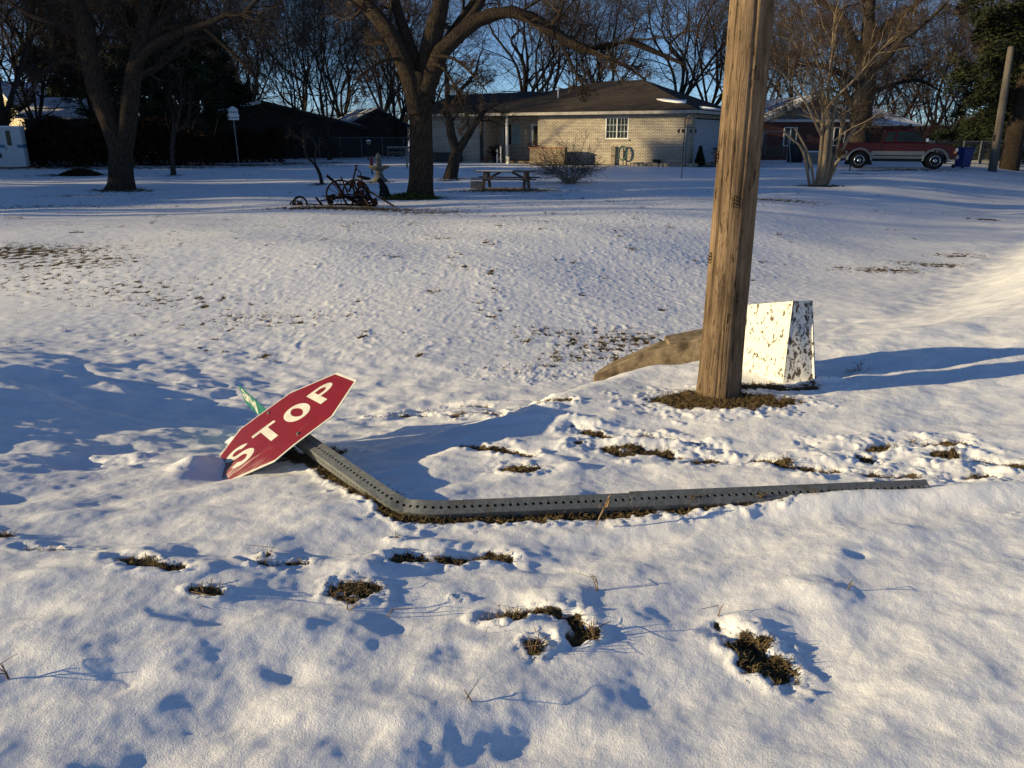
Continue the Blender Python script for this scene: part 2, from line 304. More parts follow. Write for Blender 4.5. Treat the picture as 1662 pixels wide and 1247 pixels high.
def chips(name, paint, under, scale, lo, hi):
    m, nt, b = mat(name, .6, .3); L = nt.links.new
    tc = nd(nt, 'ShaderNodeTexCoord'); mp = nd(nt, 'ShaderNodeMapping'); mp.inputs['Scale'].default_value = (1, 1, .5); L(tc.outputs['Object'], mp.inputs[0])
    n = nd(nt, 'ShaderNodeTexNoise', Scale=scale, Detail=5, Roughness=.68, Distortion=.5); L(mp.outputs[0], n.inputs['Vector'])
    f = nd(nt, 'ShaderNodeMapRange'); f.inputs['From Min'].default_value = lo; f.inputs['From Max'].default_value = hi; L(n.outputs[0], f.inputs['Value'])
    n2 = nd(nt, 'ShaderNodeTexNoise', Scale=90, Detail=4); L(tc.outputs['Object'], n2.inputs['Vector'])
    u = nd(nt, 'ShaderNodeValToRGB'); u.color_ramp.elements[0].color = (*[c*.5 for c in under], 1); u.color_ramp.elements[1].color = (*[c*1.6 for c in under], 1); L(n2.outputs[0], u.inputs[0])
    mx = nd(nt, 'ShaderNodeMix', data_type='RGBA'); mx.inputs[6].default_value = (*paint, 1); L(f.outputs[0], mx.inputs[0]); L(u.outputs[0], mx.inputs[7]); L(mx.outputs[2], b.inputs['Base Color'])
    inv = nd(nt, 'ShaderNodeMath', operation='SUBTRACT'); inv.inputs[0].default_value = 1; L(f.outputs[0], inv.inputs[1])
    bp = nd(nt, 'ShaderNodeBump', Strength=.7, Distance=.004); L(inv.outputs[0], bp.inputs['Height']); L(bp.outputs[0], b.inputs['Normal'])
    return m
M['box_paint'] = chips('chipped_white_paint', (.74, .71, .60), (.10, .075, .05), 38, .573, .605)
M['box_paint_worn'] = chips('flaked_white_paint', (.74, .72, .68), (.09, .07, .055), 46, .515, .545)
def steel():
    m, nt, b = mat('galvanised_steel', .48, .5, .55); L = nt.links.new
    tc = nd(nt, 'ShaderNodeTexCoord')
    v = nd(nt, 'ShaderNodeTexVoronoi', Scale=75); L(tc.outputs['Object'], v.inputs['Vector'])
    n = nd(nt, 'ShaderNodeTexNoise', Scale=9, Detail=7, Roughness=.65); L(tc.outputs['Object'], n.inputs['Vector'])
    n2 = nd(nt, 'ShaderNodeTexNoise', Scale=70, Detail=5, Roughness=.7); L(tc.outputs['Object'], n2.inputs['Vector'])
    c = nd(nt, 'ShaderNodeValToRGB'); c.color_ramp.elements[0].color = (.14, .15, .15, 1); c.color_ramp.elements[1].color = (.26, .27, .265, 1); L(v.outputs['Color'], c.inputs[0])
    f = nd(nt, 'ShaderNodeMapRange'); f.inputs['From Min'].default_value = .56; f.inputs['From Max'].default_value = .75; L(n.outputs[0], f.inputs['Value'])
    mx = nd(nt, 'ShaderNodeMix', data_type='RGBA'); L(f.outputs[0], mx.inputs[0]); L(c.outputs[0], mx.inputs[6]); mx.inputs[7].default_value = (.13, .10, .065, 1)
    f2 = nd(nt, 'ShaderNodeMapRange'); f2.inputs['From Min'].default_value = .62; f2.inputs['From Max'].default_value = .72; L(n2.outputs[0], f2.inputs['Value'])
    mx2 = nd(nt, 'ShaderNodeMix', data_type='RGBA'); L(f2.outputs[0], mx2.inputs[0]); L(mx.outputs[2], mx2.inputs[6]); mx2.inputs[7].default_value = (.10, .08, .055, 1); L(mx2.outputs[2], b.inputs['Base Color'])
    rr = nd(nt, 'ShaderNodeMapRange'); rr.inputs['To Min'].default_value = .4; rr.inputs['To Max'].default_value = .75; L(n.outputs[0], rr.inputs['Value']); L(rr.outputs[0], b.inputs['Roughness'])
    return m
M['steel'] = steel()
def sign_paint(name, col, scratch=True):
    m, nt, b = mat(name, .38, .45); L = nt.links.new
    tc = nd(nt, 'ShaderNodeTexCoord')
    n = nd(nt, 'ShaderNodeTexNoise', Scale=14, Detail=6); L(tc.outputs['Object'], n.inputs['Vector'])
    f = nd(nt, 'ShaderNodeMapRange'); f.inputs['To Min'].default_value = .62; f.inputs['To Max'].default_value = 1.25; L(n.outputs[0], f.inputs['Value'])
    mu = nd(nt, 'ShaderNodeMix', data_type='RGBA', blend_type='MULTIPLY'); mu.inputs[0].default_value = 1; mu.inputs[6].default_value = (*col, 1); L(f.outputs[0], mu.inputs[7])
    out = mu.outputs[2]
    if scratch:
        mp = nd(nt, 'ShaderNodeMapping'); mp.inputs['Rotation'].default_value = (0, 0, R(-12)); mp.inputs['Scale'].default_value = (5, 110, 1); L(tc.outputs['Object'], mp.inputs[0])
        s = nd(nt, 'ShaderNodeTexNoise', Scale=1, Detail=3, Roughness=.6); L(mp.outputs[0], s.inputs['Vector'])
        sx = nd(nt, 'ShaderNodeSeparateXYZ'); L(tc.outputs['Object'], sx.inputs[0])
        zone = nd(nt, 'ShaderNodeMapRange'); zone.inputs['From Min'].default_value = -.10; zone.inputs['From Max'].default_value = -.34; L(sx.outputs[0], zone.inputs['Value'])
        zy = nd(nt, 'ShaderNodeMapRange'); zy.inputs['From Min'].default_value = .12; zy.inputs['From Max'].default_value = -.12; L(sx.outputs[1], zy.inputs['Value'])
        zz = nd(nt, 'ShaderNodeMath', operation='MULTIPLY'); L(zone.outputs[0], zz.inputs[0]); L(zy.outputs[0], zz.inputs[1])
        th = nd(nt, 'ShaderNodeMath', operation='MULTIPLY_ADD'); L(zz.outputs[0], th.inputs[0]); th.inputs[1].default_value = .2; L(s.outputs[0], th.inputs[2])
        ff = nd(nt, 'ShaderNodeMapRange'); ff.inputs['From Min'].default_value = .705; ff.inputs['From Max'].default_value = .75; L(th.outputs[0], ff.inputs['Value'])
        mx = nd(nt, 'ShaderNodeMix', data_type='RGBA'); L(ff.outputs[0], mx.inputs[0]); L(out, mx.inputs[6]); mx.inputs[7].default_value = (.62, .50, .45, 1); out = mx.outputs[2]
    L(out, b.inputs['Base Color'])
    return m
M['sign_red'] = sign_paint('sign_red', (.21, .009, .013))
M['sign_white'] = sign_paint('sign_white', (.72, .70, .62), False)
M['sign_green'] = sign_paint('sign_green', (.025, .18, .12), False)
M['concrete'] = noisy('concrete', (.07, .052, .034), (.27, .21, .14), 9, .95, .15, .7, detail=9)
def brick(name, c1, c2, mortar, scale=1.0):
    m, nt, b = mat(name, .9, .15); L = nt.links.new
    tc = nd(nt, 'ShaderNodeTexCoord'); sx = nd(nt, 'ShaderNodeSeparateXYZ'); L(tc.outputs['Object'], sx.inputs[0])
    ad = nd(nt, 'ShaderNodeMath', operation='ADD'); L(sx.outputs[0], ad.inputs[0]); L(sx.outputs[1], ad.inputs[1])
    cb = nd(nt, 'ShaderNodeCombineXYZ'); L(ad.outputs[0], cb.inputs[0]); L(sx.outputs[2], cb.inputs[1])
    br = nd(nt, 'ShaderNodeTexBrick', Scale=1.0); br.inputs['Brick Width'].default_value = .30*scale; br.inputs['Row Height'].default_value = .095*scale; br.inputs['Mortar Size'].default_value = .013
    br.inputs['Color1'].default_value = (*c1, 1); br.inputs['Color2'].default_value = (*c2, 1); br.inputs['Mortar'].default_value = (*mortar, 1); L(cb.outputs[0], br.inputs['Vector'])
    n = nd(nt, 'ShaderNodeTexNoise', Scale=3, Detail=6); L(tc.outputs['Object'], n.inputs['Vector'])
    f = nd(nt, 'ShaderNodeMapRange'); f.inputs['To Min'].default_value = .75; f.inputs['To Max'].default_value = 1.15; L(n.outputs[0], f.inputs['Value'])
    mu = nd(nt, 'ShaderNodeMix', data_type='RGBA', blend_type='MULTIPLY'); mu.inputs[0].default_value = 1; L(br.outputs[0], mu.inputs[6]); L(f.outputs[0], mu.inputs[7]); L(mu.outputs[2], b.inputs['Base Color'])
    bp = nd(nt, 'ShaderNodeBump', Strength=.7, Distance=.012, invert=True); L(br.outputs['Fac'], bp.inputs['Height']); L(bp.outputs[0], b.inputs['Normal'])
    return m
M['white_brick'] = brick('white_brick', (.58, .51, .40), (.46, .40, .31), (.20, .17, .135), .82)
M['tan_brick'] = brick('tan_brick', (.36, .28, .18), (.27, .20, .13), (.12, .10, .08))
M['red_brick'] = brick('red_brick', (.17, .055, .04), (.12, .04, .03), (.12, .10, .09))
def siding(name, col, pitch=.2, vertical=False):
    m, nt, b = mat(name, .7, .25); L = nt.links.new
    tc = nd(nt, 'ShaderNodeTexCoord'); sx = nd(nt, 'ShaderNodeSeparateXYZ'); L(tc.outputs['Object'], sx.inputs[0])
    if vertical:
        ad = nd(nt, 'ShaderNodeMath', operation='ADD'); L(sx.outputs[0], ad.inputs[0]); L(sx.outputs[1], ad.inputs[1]); src = ad.outputs[0]
    else: src = sx.outputs[2]
    mo = nd(nt, 'ShaderNodeMath', operation='FRACT'); mu = nd(nt, 'ShaderNodeMath', operation='MULTIPLY'); L(src, mu.inputs[0]); mu.inputs[1].default_value = 1/pitch; L(mu.outputs[0], mo.inputs[0])
    n = nd(nt, 'ShaderNodeTexNoise', Scale=4, Detail=6); L(tc.outputs['Object'], n.inputs['Vector'])
    cr = nd(nt, 'ShaderNodeValToRGB'); cr.color_ramp.elements[0].color = (*[c*.75 for c in col], 1); cr.color_ramp.elements[1].color = (*col, 1); L(n.outputs[0], cr.inputs[0]); L(cr.outputs[0], b.inputs['Base Color'])
    bp = nd(nt, 'ShaderNodeBump', Strength=.9, Distance=.03); L(mo.outputs[0], bp.inputs['Height']); L(bp.outputs[0], b.inputs['Normal'])
    return m
M['grey_siding'] = siding('grey_siding', (.20, .21, .22))
M['cream_siding'] = siding('cream_siding', (.72, .60, .40))
M['white_siding'] = siding('white_siding', (.62, .64, .66), .9, True)
M['blue_siding'] = siding('blue_siding', (.10, .22, .30), .9, True)
M['garage_white'] = siding('garage_white', (.44, .47, .52), .53)
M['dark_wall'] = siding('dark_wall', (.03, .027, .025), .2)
def shingle(name, c1, c2):
    m, nt, b = mat(name, .95, .1); L = nt.links.new
    tc = nd(nt, 'ShaderNodeTexCoord'); n = nd(nt, 'ShaderNodeTexNoise', Scale=5, Detail=8, Roughness=.7); L(tc.outputs['Object'], n.inputs['Vector'])
    sx = nd(nt, 'ShaderNodeSeparateXYZ'); L(tc.outputs['Object'], sx.inputs[0]); cb = nd(nt, 'ShaderNodeCombineXYZ'); L(sx.outputs[0], cb.inputs[0]); L(sx.outputs[2], cb.inputs[1])
    br = nd(nt, 'ShaderNodeTexBrick', Scale=1); br.inputs['Brick Width'].default_value = .3; br.inputs['Row Height'].default_value = .055; br.inputs['Mortar Size'].default_value = .008
    br.inputs['Color1'].default_value = (*c1, 1); br.inputs['Color2'].default_value = (*c2, 1); br.inputs['Mortar'].default_value = (*[c*.6 for c in c1], 1); L(cb.outputs[0], br.inputs['Vector'])
    f = nd(nt, 'ShaderNodeMapRange'); f.inputs['To Min'].default_value = .6; f.inputs['To Max'].default_value = 1.4; L(n.outputs[0], f.inputs['Value'])
    mu = nd(nt, 'ShaderNodeMix', data_type='RGBA', blend_type='MULTIPLY'); mu.inputs[0].default_value = 1; L(br.outputs[0], mu.inputs[6]); L(f.outputs[0], mu.inputs[7]); L(mu.outputs[2], b.inputs['Base Color'])
    bp = nd(nt, 'ShaderNodeBump', Strength=.5, Distance=.015); L(br.outputs[0], bp.inputs['Height']); L(bp.outputs[0], b.inputs['Normal'])
    return m
M['shingle'] = shingle('shingle', (.055, .045, .038), (.08, .064, .052))
M['shingle_brown'] = shingle('shingle_brown', (.12, .07, .045), (.16, .09, .06))
def snowy_roof():
    m, nt, b = mat('snowy_roof', .6, .2); L = nt.links.new
    tc = nd(nt, 'ShaderNodeTexCoord'); n = nd(nt, 'ShaderNodeTexNoise', Scale=1.1, Detail=7, Roughness=.65); L(tc.outputs['Object'], n.inputs['Vector'])
    f = nd(nt, 'ShaderNodeMapRange'); f.inputs['From Min'].default_value = .40; f.inputs['From Max'].default_value = .47; L(n.outputs[0], f.inputs['Value'])
    mx = nd(nt, 'ShaderNodeMix', data_type='RGBA'); L(f.outputs[0], mx.inputs[0]); mx.inputs[6].default_value = (.05, .045, .045, 1); mx.inputs[7].default_value = (.82, .83, .86, 1); L(mx.outputs[2], b.inputs['Base Color'])
    bp = nd(nt, 'ShaderNodeBump', Strength=.4, Distance=.05); L(f.outputs[0], bp.inputs['Height']); L(bp.outputs[0], b.inputs['Normal'])
    return m
M['snowy_roof'] = snowy_roof()
M['snow_plain'] = noisy('snow_plain', (.80, .81, .84), (.9, .9, .92), 12, .6, .2, .4)
M['trim'] = noisy('trim', (.33, .30, .25), (.46, .42, .36), 5, .6, .3, .1)
M['white_trim'] = noisy('white_trim', (.58, .58, .56), (.72, .72, .70), 5, .5, .4, .05)
M['dark_trim'] = noisy('dark_trim', (.02, .018, .016), (.05, .045, .04), 5, .6, .3, .1)
M['grey_metal'] = noisy('grey_metal', (.16, .16, .16), (.28, .28, .28), 9, .5, .5, .1, metal=.4)
def glass():
    m, nt, b = mat('window_glass', .1, .22); b.inputs['Base Color'].default_value = (.012, .016, .016, 1)
    L = nt.links.new; tc = nd(nt, 'ShaderNodeTexCoord'); n = nd(nt, 'ShaderNodeTexNoise', Scale=2.5, Detail=3); L(tc.outputs['Object'], n.inputs['Vector'])
    cr = nd(nt, 'ShaderNodeValToRGB'); cr.color_ramp.elements[0].color = (.006, .009, .009, 1); cr.color_ramp.elements[1].color = (.035, .05, .045, 1); L(n.outputs[0], cr.inputs[0]); L(cr.outputs[0], b.inputs['Base Color'])
    return m
M['glass'] = glass()
M['curtain'] = noisy('curtain', (.20, .28, .29), (.28, .36, .36), 6, .9, .1, 0)
M['old_wood'] = noisy('old_wood', (.045, .036, .03), (.13, .10, .08), 3, .9, .15, .6, (2, 12, 12), 7)
M['grey_wood'] = noisy('grey_wood', (.13, .11, .085), (.30, .25, .19), 3, .9, .15, .6, (2, 12, 12), 7)
M['rust'] = noisy('rust', (.007, .005, .004), (.035, .018, .011), 14, .9, .2, .6, detail=8)
M['rust_red'] = noisy('rust_red', (.02, .009, .006), (.075, .028, .015), 14, .9, .2, .6, detail=8)
M['stone'] = noisy('stone', (.09, .085, .075), (.21, .20, .18), 14, .95, .15, .6, detail=8)
M['block'] = noisy('block', (.15, .14, .13), (.26, .25, .23), 20, .95, .15, .5)
M['red_paint'] = noisy('red_paint', (.20, .03, .025), (.30, .05, .04), 12, .6, .3, .2)
M['green_hose'] = noisy('green_hose', (.015, .10, .07), (.03, .16, .11), 12, .45, .4, .1)
M['black_plastic'] = noisy('black_plastic', (.010, .010, .011), (.028, .028, .03), 12, .5, .4, .1)
M['blue_plastic'] = noisy('blue_plastic', (.010, .018, .10), (.018, .03, .15), 8, .45, .4, .1)
M['terracotta'] = noisy('terracotta', (.20, .085, .05), (.32, .14, .08), 12, .8, .2, .2)
M['cat_fur'] = noisy('cat_fur', (.008, .008, .009), (.03, .028, .027), 30, .9, .1, .3)
M['tan'] = noisy('tan', (.40, .27, .15), (.55, .38, .22), 12, .7, .3, .2)
M['moss'] = noisy('moss', (.035, .042, .012), (.12, .12, .04), 25, .95, .05, .5)
M['rock'] = noisy('rock', (.20, .16, .12), (.42, .35, .26), 5, .95, .1, .6)
def car_paint(name, c, metal=0.0):
    m, nt, b = mat(name, .3, .22, metal); L = nt.links.new
    tc = nd(nt, 'ShaderNodeTexCoord'); sx = nd(nt, 'ShaderNodeSeparateXYZ'); L(tc.outputs['Object'], sx.inputs[0])
    n = nd(nt, 'ShaderNodeTexNoise', Scale=6, Detail=6); L(tc.outputs['Object'], n.inputs['Vector'])
    cr = nd(nt, 'ShaderNodeValToRGB'); cr.color_ramp.elements[0].color = (*[v*.8 for v in c], 1); cr.color_ramp.elements[1].color = (*c, 1); L(n.outputs[0], cr.inputs[0]); L(cr.outputs[0], b.inputs['Base Color'])
    b.inputs['Coat Weight'].default_value = .08; b.inputs['Coat Roughness'].default_value = .08
    return m
M['truck_red'] = car_paint('truck_red', (.06, .002, .006)); M['truck_silver'] = car_paint('truck_silver', (.20, .205, .20), .2)
M['rubber'] = noisy('rubber', (.010, .010, .010), (.022, .022, .022), 20, .9, .2, .2)
M['chrome'] = noisy('chrome', (.45, .45, .45), (.62, .62, .62), 8, .2, .6, 0, metal=.85)
M['lamp_glass'] = noisy('lamp_glass', (.45, .40, .33), (.6, .55, .48), 12, .15, .6, 0)
M['amber'] = noisy('amber', (.5, .16, .02), (.6, .22, .04), 12, .2, .6, 0)

# ------------------------------------------------------------------ object helpers
def tag(o, label=None, cat=None, group=None, kind=None):
    if label: o['label'] = label
    if cat: o['category'] = cat
    if group: o['group'] = group
    if kind: o['kind'] = kind
    return o
def thing(name, label, cat, loc=(0, 0, 0), rz=0, group=None):
    o = bpy.data.objects.new(name, None); COL.objects.link(o); o.location = loc; o.rotation_euler = (0, 0, rz); o.empty_display_size = .2
    return tag(o, label, cat, group)
def link(name, me, material, parent=None):
    o = bpy.data.objects.new(name, me); COL.objects.link(o)
    if material and not me.materials:
        for x in (material if isinstance(material, (list, tuple)) else [material]): me.materials.append(x)
    if parent: o.parent = parent
    return o
class MB:
    def __init__(s): s.v = []; s.f = []; s.mi = []
    def add(s, vs, fs, mi=0):
        b = len(s.v); s.v += [tuple(p) for p in vs]; s.f += [tuple(i+b for i in f) for f in fs]; s.mi += [mi]*len(fs); return s
    def box(s, c, d, rot=None, mi=0):
        hx, hy, hz = d[0]/2, d[1]/2, d[2]/2
        vs = [Vector((x, y, z)) for x in (-hx, hx) for y in (-hy, hy) for z in (-hz, hz)]
        if rot is not None: vs = [rot @ v for v in vs]
        c = Vector(c)
        return s.add([v+c for v in vs], [(0, 1, 3, 2), (4, 6, 7, 5), (0, 4, 5, 1), (2, 3, 7, 6), (0, 2, 6, 4), (1, 5, 7, 3)], mi)
    def bar(s, p0, p1, w, h, mi=0):
        p0, p1 = Vector(p0), Vector(p1); d = p1-p0
        q = d.to_track_quat('X', 'Z').to_matrix()
        return s.box((p0+p1)/2, (d.length, w, h), q, mi)
    def tube(s, pts, rad, n=8, cap=True, mi=0):
        pts = [Vector(p) for p in pts]; k = len(pts)
        if not isinstance(rad, (list, tuple)): rad = [rad]*k
        b = len(s.v); up = None
        for i, p in enumerate(pts):
            t = (pts[min(i+1, k-1)]-pts[max(i-1, 0)])
            t = t.normalized() if t.length > 1e-9 else Vector((0, 0, 1))
            if up is None: up = t.orthogonal().normalized()
            up = (up-t*up.dot(t)); up = up.normalized() if up.length > 1e-6 else t.orthogonal().normalized()
            w = t.cross(up)
            for j in range(n):
                a = 2*math.pi*j/n; s.v.append(tuple(p+(up*math.cos(a)+w*math.sin(a))*rad[i]))
        for i in range(k-1):
            for j in range(n):
                a = b+i*n+j; c = b+i*n+(j+1) % n; s.f.append((a, c, c+n, a+n)); s.mi.append(mi)
        if cap:
            s.f.append(tuple(b+j for j in reversed(range(n)))); s.f.append(tuple(b+(k-1)*n+j for j in range(n))); s.mi += [mi, mi]
        return s
    def lathe(s, prof, n=20, c=(0, 0, 0), rot=None, mi=0):
        b = len(s.v); c = Vector(c)
        for r, z in prof:
            for j in range(n):
                a = 2*math.pi*j/n; v = Vector((r*math.cos(a), r*math.sin(a), z))
                s.v.append(tuple((rot @ v if rot is not None else v)+c))
        k = len(prof)
        for i in range(k-1):
            for j in range(n):
                a = b+i*n+j; d = b+i*n+(j+1) % n; s.f.append((a, d, d+n, a+n)); s.mi.append(mi)
        s.f.append(tuple(b+j for j in reversed(range(n)))); s.f.append(tuple(b+(k-1)*n+j for j in range(n))); s.mi += [mi, mi]
        return s
    def prism(s, poly, y0, y1, mi=0):           # polygon in x,z pushed along y
        n = len(poly); vs = [(x, y0, z) for x, z in poly]+[(x, y1, z) for x, z in poly]
        fs = [tuple(range(n)), tuple(reversed(range(n, 2*n)))]+[(i, n+i, n+(i+1) % n, (i+1) % n) for i in range(n)]
        return s.add(vs, fs, mi)
    def torus(s, c, Rr, r, rot=None, n=24, k=6, a0=0, a1=2*math.pi, mi=0):
        pts = []
        full = abs(a1-a0-2*math.pi) < 1e-6
        for i in range(n+1):
            a = a0+(a1-a0)*i/n; v = Vector((Rr*math.cos(a), Rr*math.sin(a), 0)); v = rot @ v if rot is not None else v
            pts.append(v+Vector(c))
        return s.tube(pts, r, k, not full, mi)
    def build(s, name, material, parent=None, smooth=False, bevel=0):
        me = bpy.data.meshes.new(name); me.from_pydata(s.v, [], s.f)
        for x in (material if isinstance(material, (list, tuple)) else [material]): me.materials.append(x)
        me.polygons.foreach_set("material_index", s.mi)
        bm = bmesh.new(); bm.from_mesh(me); bmesh.ops.recalc_face_normals(bm, faces=bm.faces)
        if bevel: bmesh.ops.bevel(bm, geom=list(bm.edges), offset=bevel, segments=1, affect='EDGES')
        bm.to_mesh(me); bm.free()
        if smooth: me.polygons.foreach_set("use_smooth", [True]*len(me.polygons))
        me.update(); return link(name, me, None, parent)
def rotz(a): return Matrix.Rotation(a, 3, 'Z')
def roty(a): return Matrix.Rotation(a, 3, 'Y')
def rotx(a): return Matrix.Rotation(a, 3, 'X')

# ------------------------------------------------------------------ ground
ny, nx = GX.shape
idx = np.arange(ny*nx).reshape(ny, nx)
quads = np.stack([idx[:-1, :-1], idx[:-1, 1:], idx[1:, 1:], idx[1:, :-1]], -1).reshape(-1, 4)
gme = np_mesh('snowy_ground', np.stack([GX.ravel(), GY.ravel(), H], 1), quads)
at1 = gme.attributes.new('soil', 'FLOAT', 'POINT'); at1.data.foreach_set('value', SOILM.astype(np.float32))
_d, _s = polydist(GX.ravel(), GY.ravel(), DITCH)
lw = (_s > 0)*sstep(3, 9, _d)*.75*sstep(7, 14, GY.ravel())
at2 = gme.attributes.new('lawn', 'FLOAT', 'POINT'); at2.data.foreach_set('value', lw.astype(np.float32))
tag(link('snowy_ground', gme, M['snow']), kind='structure')
HG = H.reshape(ny, nx)
def surf(x, y):                                 # height of the finished snow surface
    i = int(np.clip(np.searchsorted(ys, y)-1, 0, ny-2)); j = int(np.clip(np.searchsorted(xs, x)-1, 0, nx-2))
    a = (y-ys[i])/(ys[i+1]-ys[i]); b = (x-xs[j])/(xs[j+1]-xs[j])
    return float((HG[i, j]*(1-b)+HG[i, j+1]*b)*(1-a)+(HG[i+1, j]*(1-b)+HG[i+1, j+1]*b)*a)
def gs(px, py):
    p = gp(px, py); p.z = surf(p.x, p.y); return p

# ------------------------------------------------------------------ trees
def rngs(s): return np.random.default_rng(s)
def nrm(v): return v/np.maximum(np.linalg.norm(v, axis=-1, keepdims=True), 1e-9)
def resample(P, Rr, n):
    """smooth a hand-set limb into n points"""
    P = np.asarray(P, float); Rr = np.asarray(Rr, float); k = len(P)
    t = np.linspace(0, k-1, n); i = np.clip(t.astype(int), 0, k-2); f = (t-i)[:, None]
    pm = np.vstack([2*P[0]-P[1], P, 2*P[-1]-P[-2]])
    a, b, c, d = pm[i], pm[i+1], pm[i+2], pm[i+3]
    Q = .5*((2*b)+(c-a)*f+(2*a-5*b+4*c-d)*f*f+(3*b-a-3*c+d)*f**3)
    return Q, np.interp(t, np.arange(k), Rr)
def grow(P, Rr, n, rng, t0=.25, t1=.98, ang=.9, sd=.2, lf=.5, npt=6, wig=.12, up=.05, rmul=.55, taper=.25, rmin=.004, maxlen=99):
    m, k, _ = P.shape
    L = np.linalg.norm(np.diff(P, axis=1), axis=2).sum(1)
    t = (np.arange(n)[None]+rng.random((m, n)))/n; t = (t0+(t1-t0)*t).ravel(); who = np.repeat(np.arange(m), n)
    f = t*(k-1); i = np.clip(f.astype(int), 0, k-2); fr = (f-i)[:, None]
    pos = P[who, i]*(1-fr)+P[who, i+1]*fr; tan = nrm(P[who, i+1]-P[who, i]); rad = Rr[who, i]*(1-fr[:, 0])+Rr[who, i+1]*fr[:, 0]
    perp = nrm(np.cross(tan, rng.normal(size=tan.shape)))
    a = np.clip(rng.normal(ang, sd, len(t)), .2, 1.9)[:, None]
    d = nrm(tan*np.cos(a)+perp*np.sin(a)+np.array([0, 0, up*2]))
    ln = np.minimum(L[who]*lf*(1.15-.6*t)*rng.uniform(.6, 1.35, len(t)), maxlen)
    C = np.zeros((len(t), npt, 3)); C[:, 0] = pos
    for j in range(1, npt):
        d = nrm(d+rng.normal(0, wig, d.shape)+np.array([0, 0, up*.35])); C[:, j] = C[:, j-1]+d*(ln/(npt-1))[:, None]
    r0 = np.maximum(rad*rmul*rng.uniform(.7, 1.1, len(t)), rmin)
    CR = np.maximum(r0[:, None]*np.linspace(1, taper, npt)[None], rmin*.7)
    return C, CR
def tubes(P, Rr, sides):
    m, k, _ = P.shape
    T = nrm(np.gradient(P, axis=1)); ref = np.where(np.abs(T[:, :1, 2:3]) > .9, np.array([1., 0, 0]), np.array([0, 0, 1.]))
    U = nrm(np.cross(T, np.broadcast_to(ref, T.shape))); W = np.cross(T, U)
    a = np.arange(sides)*2*math.pi/sides
    V = P[:, :, None]+Rr[:, :, None, None]*(U[:, :, None]*np.cos(a)[None, None, :, None]+W[:, :, None]*np.sin(a)[None, None, :, None])
    ids = np.arange(m*k*sides).reshape(m, k, sides); nx_ = np.roll(ids, -1, 2)
    F = np.stack([ids[:, :-1], nx_[:, :-1], nx_[:, 1:], ids[:, 1:]], -1).reshape(-1, 4)
    return V.reshape(-1, 3), F
def join(parts):
    V = []; F = []; b = 0
    for v, f in parts: V.append(v); F.append(f+b); b += len(v)
    return np.vstack(V), np.vstack(F)
def limb_set(limbs, n=14, flare=False):
    Ps, Rs = [], []
    for P, Rr in limbs:
        q, r = resample(P, Rr, n); Ps.append(q); Rs.append(r)
    return np.array(Ps), np.array(Rs)
def bark_bump(V, amp, seed):
    n = gnoise(V[:, 0]*7+V[:, 1]*5, V[:, 2]*1.6+V[:, 1]*3, seed)
    c = V.copy(); c[:, 0] += amp*n; c[:, 1] += amp*gnoise(V[:, 1]*7-V[:, 0]*5, V[:, 2]*1.6, seed+1); return c
def branch_tree(limbs, seed, spec, thick_levels=1, sides0=16):
    """limbs: hand-set (points, radii). spec: list of grow() settings. -> trunk mesh, crown mesh"""
    rng = rngs(seed)
    P, Rr = limb_set(limbs)
    trunk = [tubes(P, Rr, sides0)]; crown = []
    src = (P, Rr)
    for lv, sp in enumerate(spec):
        sp = dict(sp); sel = sp.pop('sel', None); n = sp.pop('n')
        p, r = src
        if lv == 0 and sel is not None: p, r = p[sel], r[sel]
        c = grow(p, r, n, rng, **sp)
        (trunk if lv < thick_levels else crown).append(tubes(c[0], c[1], 6 if lv < thick_levels else (4 if lv < len(spec)-1 else 3)))
        if lv == 0: src = c
        else: src = c
    tv, tf = join(trunk); tv = bark_bump(tv, .022, seed)
    cv, cf = join(crown)
    return np_mesh('trunk', tv, tf), np_mesh('crown', cv, cf)
def auto_limbs(h, seed, r0, spread=.35, fork=.25, nl=5, lean=(0, 0)):
    rng = rngs(seed); limbs = []
    top = np.array([lean[0]*fork, lean[1]*fork, h*fork]); 
    limbs.append(([(0, 0, -.3), (0, 0, .35), top*.6, top], [r0*1.35, r0*1.02, r0*.9, r0*.85]))
    for i in range(nl):
        az = 2*math.pi*(i+rng.random()*.6)/nl; sp = spread*h*(.35+.65*rng.random()) if i else spread*h*.15
        hh = h*(.8+.2*rng.random()); q = [top*.92]; 
        for t in (.25, .5, .75, 1.0):
            w = t**.85
            q.append(top+np.array([math.cos(az)*sp*w+lean[0]*w*(1-fork), math.sin(az)*sp*w+lean[1]*w*(1-fork), (hh-h*fork)*t*(1.1-.1*t)])+rng.normal(0, h*.034, 3))
        rr = r0*(.5 if i else .6); limbs.append((q, [rr, rr*.8, rr*.55, rr*.32, rr*.12]))
    return limbs
DENSE = [dict(n=9, ang=.8, lf=.55, t0=.1, npt=7, wig=.2, up=.05, rmul=.6), dict(n=7, ang=.8, lf=.55, npt=6, wig=.18, up=.05, rmul=.6, rmin=.008),
         dict(n=6, ang=.8, lf=.55, npt=5, wig=.22, up=.03, rmul=.6, rmin=.006), dict(n=4, ang=.75, lf=.6, npt=4, wig=.22, up=.03, rmul=.6, rmin=.0055, taper=.5)]
BASES = {}
def base_tree(key, h, seed, r0, spread, fork, nl, spec=DENSE):
    BASES[key] = branch_tree(auto_limbs(h, seed, r0, spread, fork, nl), seed, spec, 1, 10)
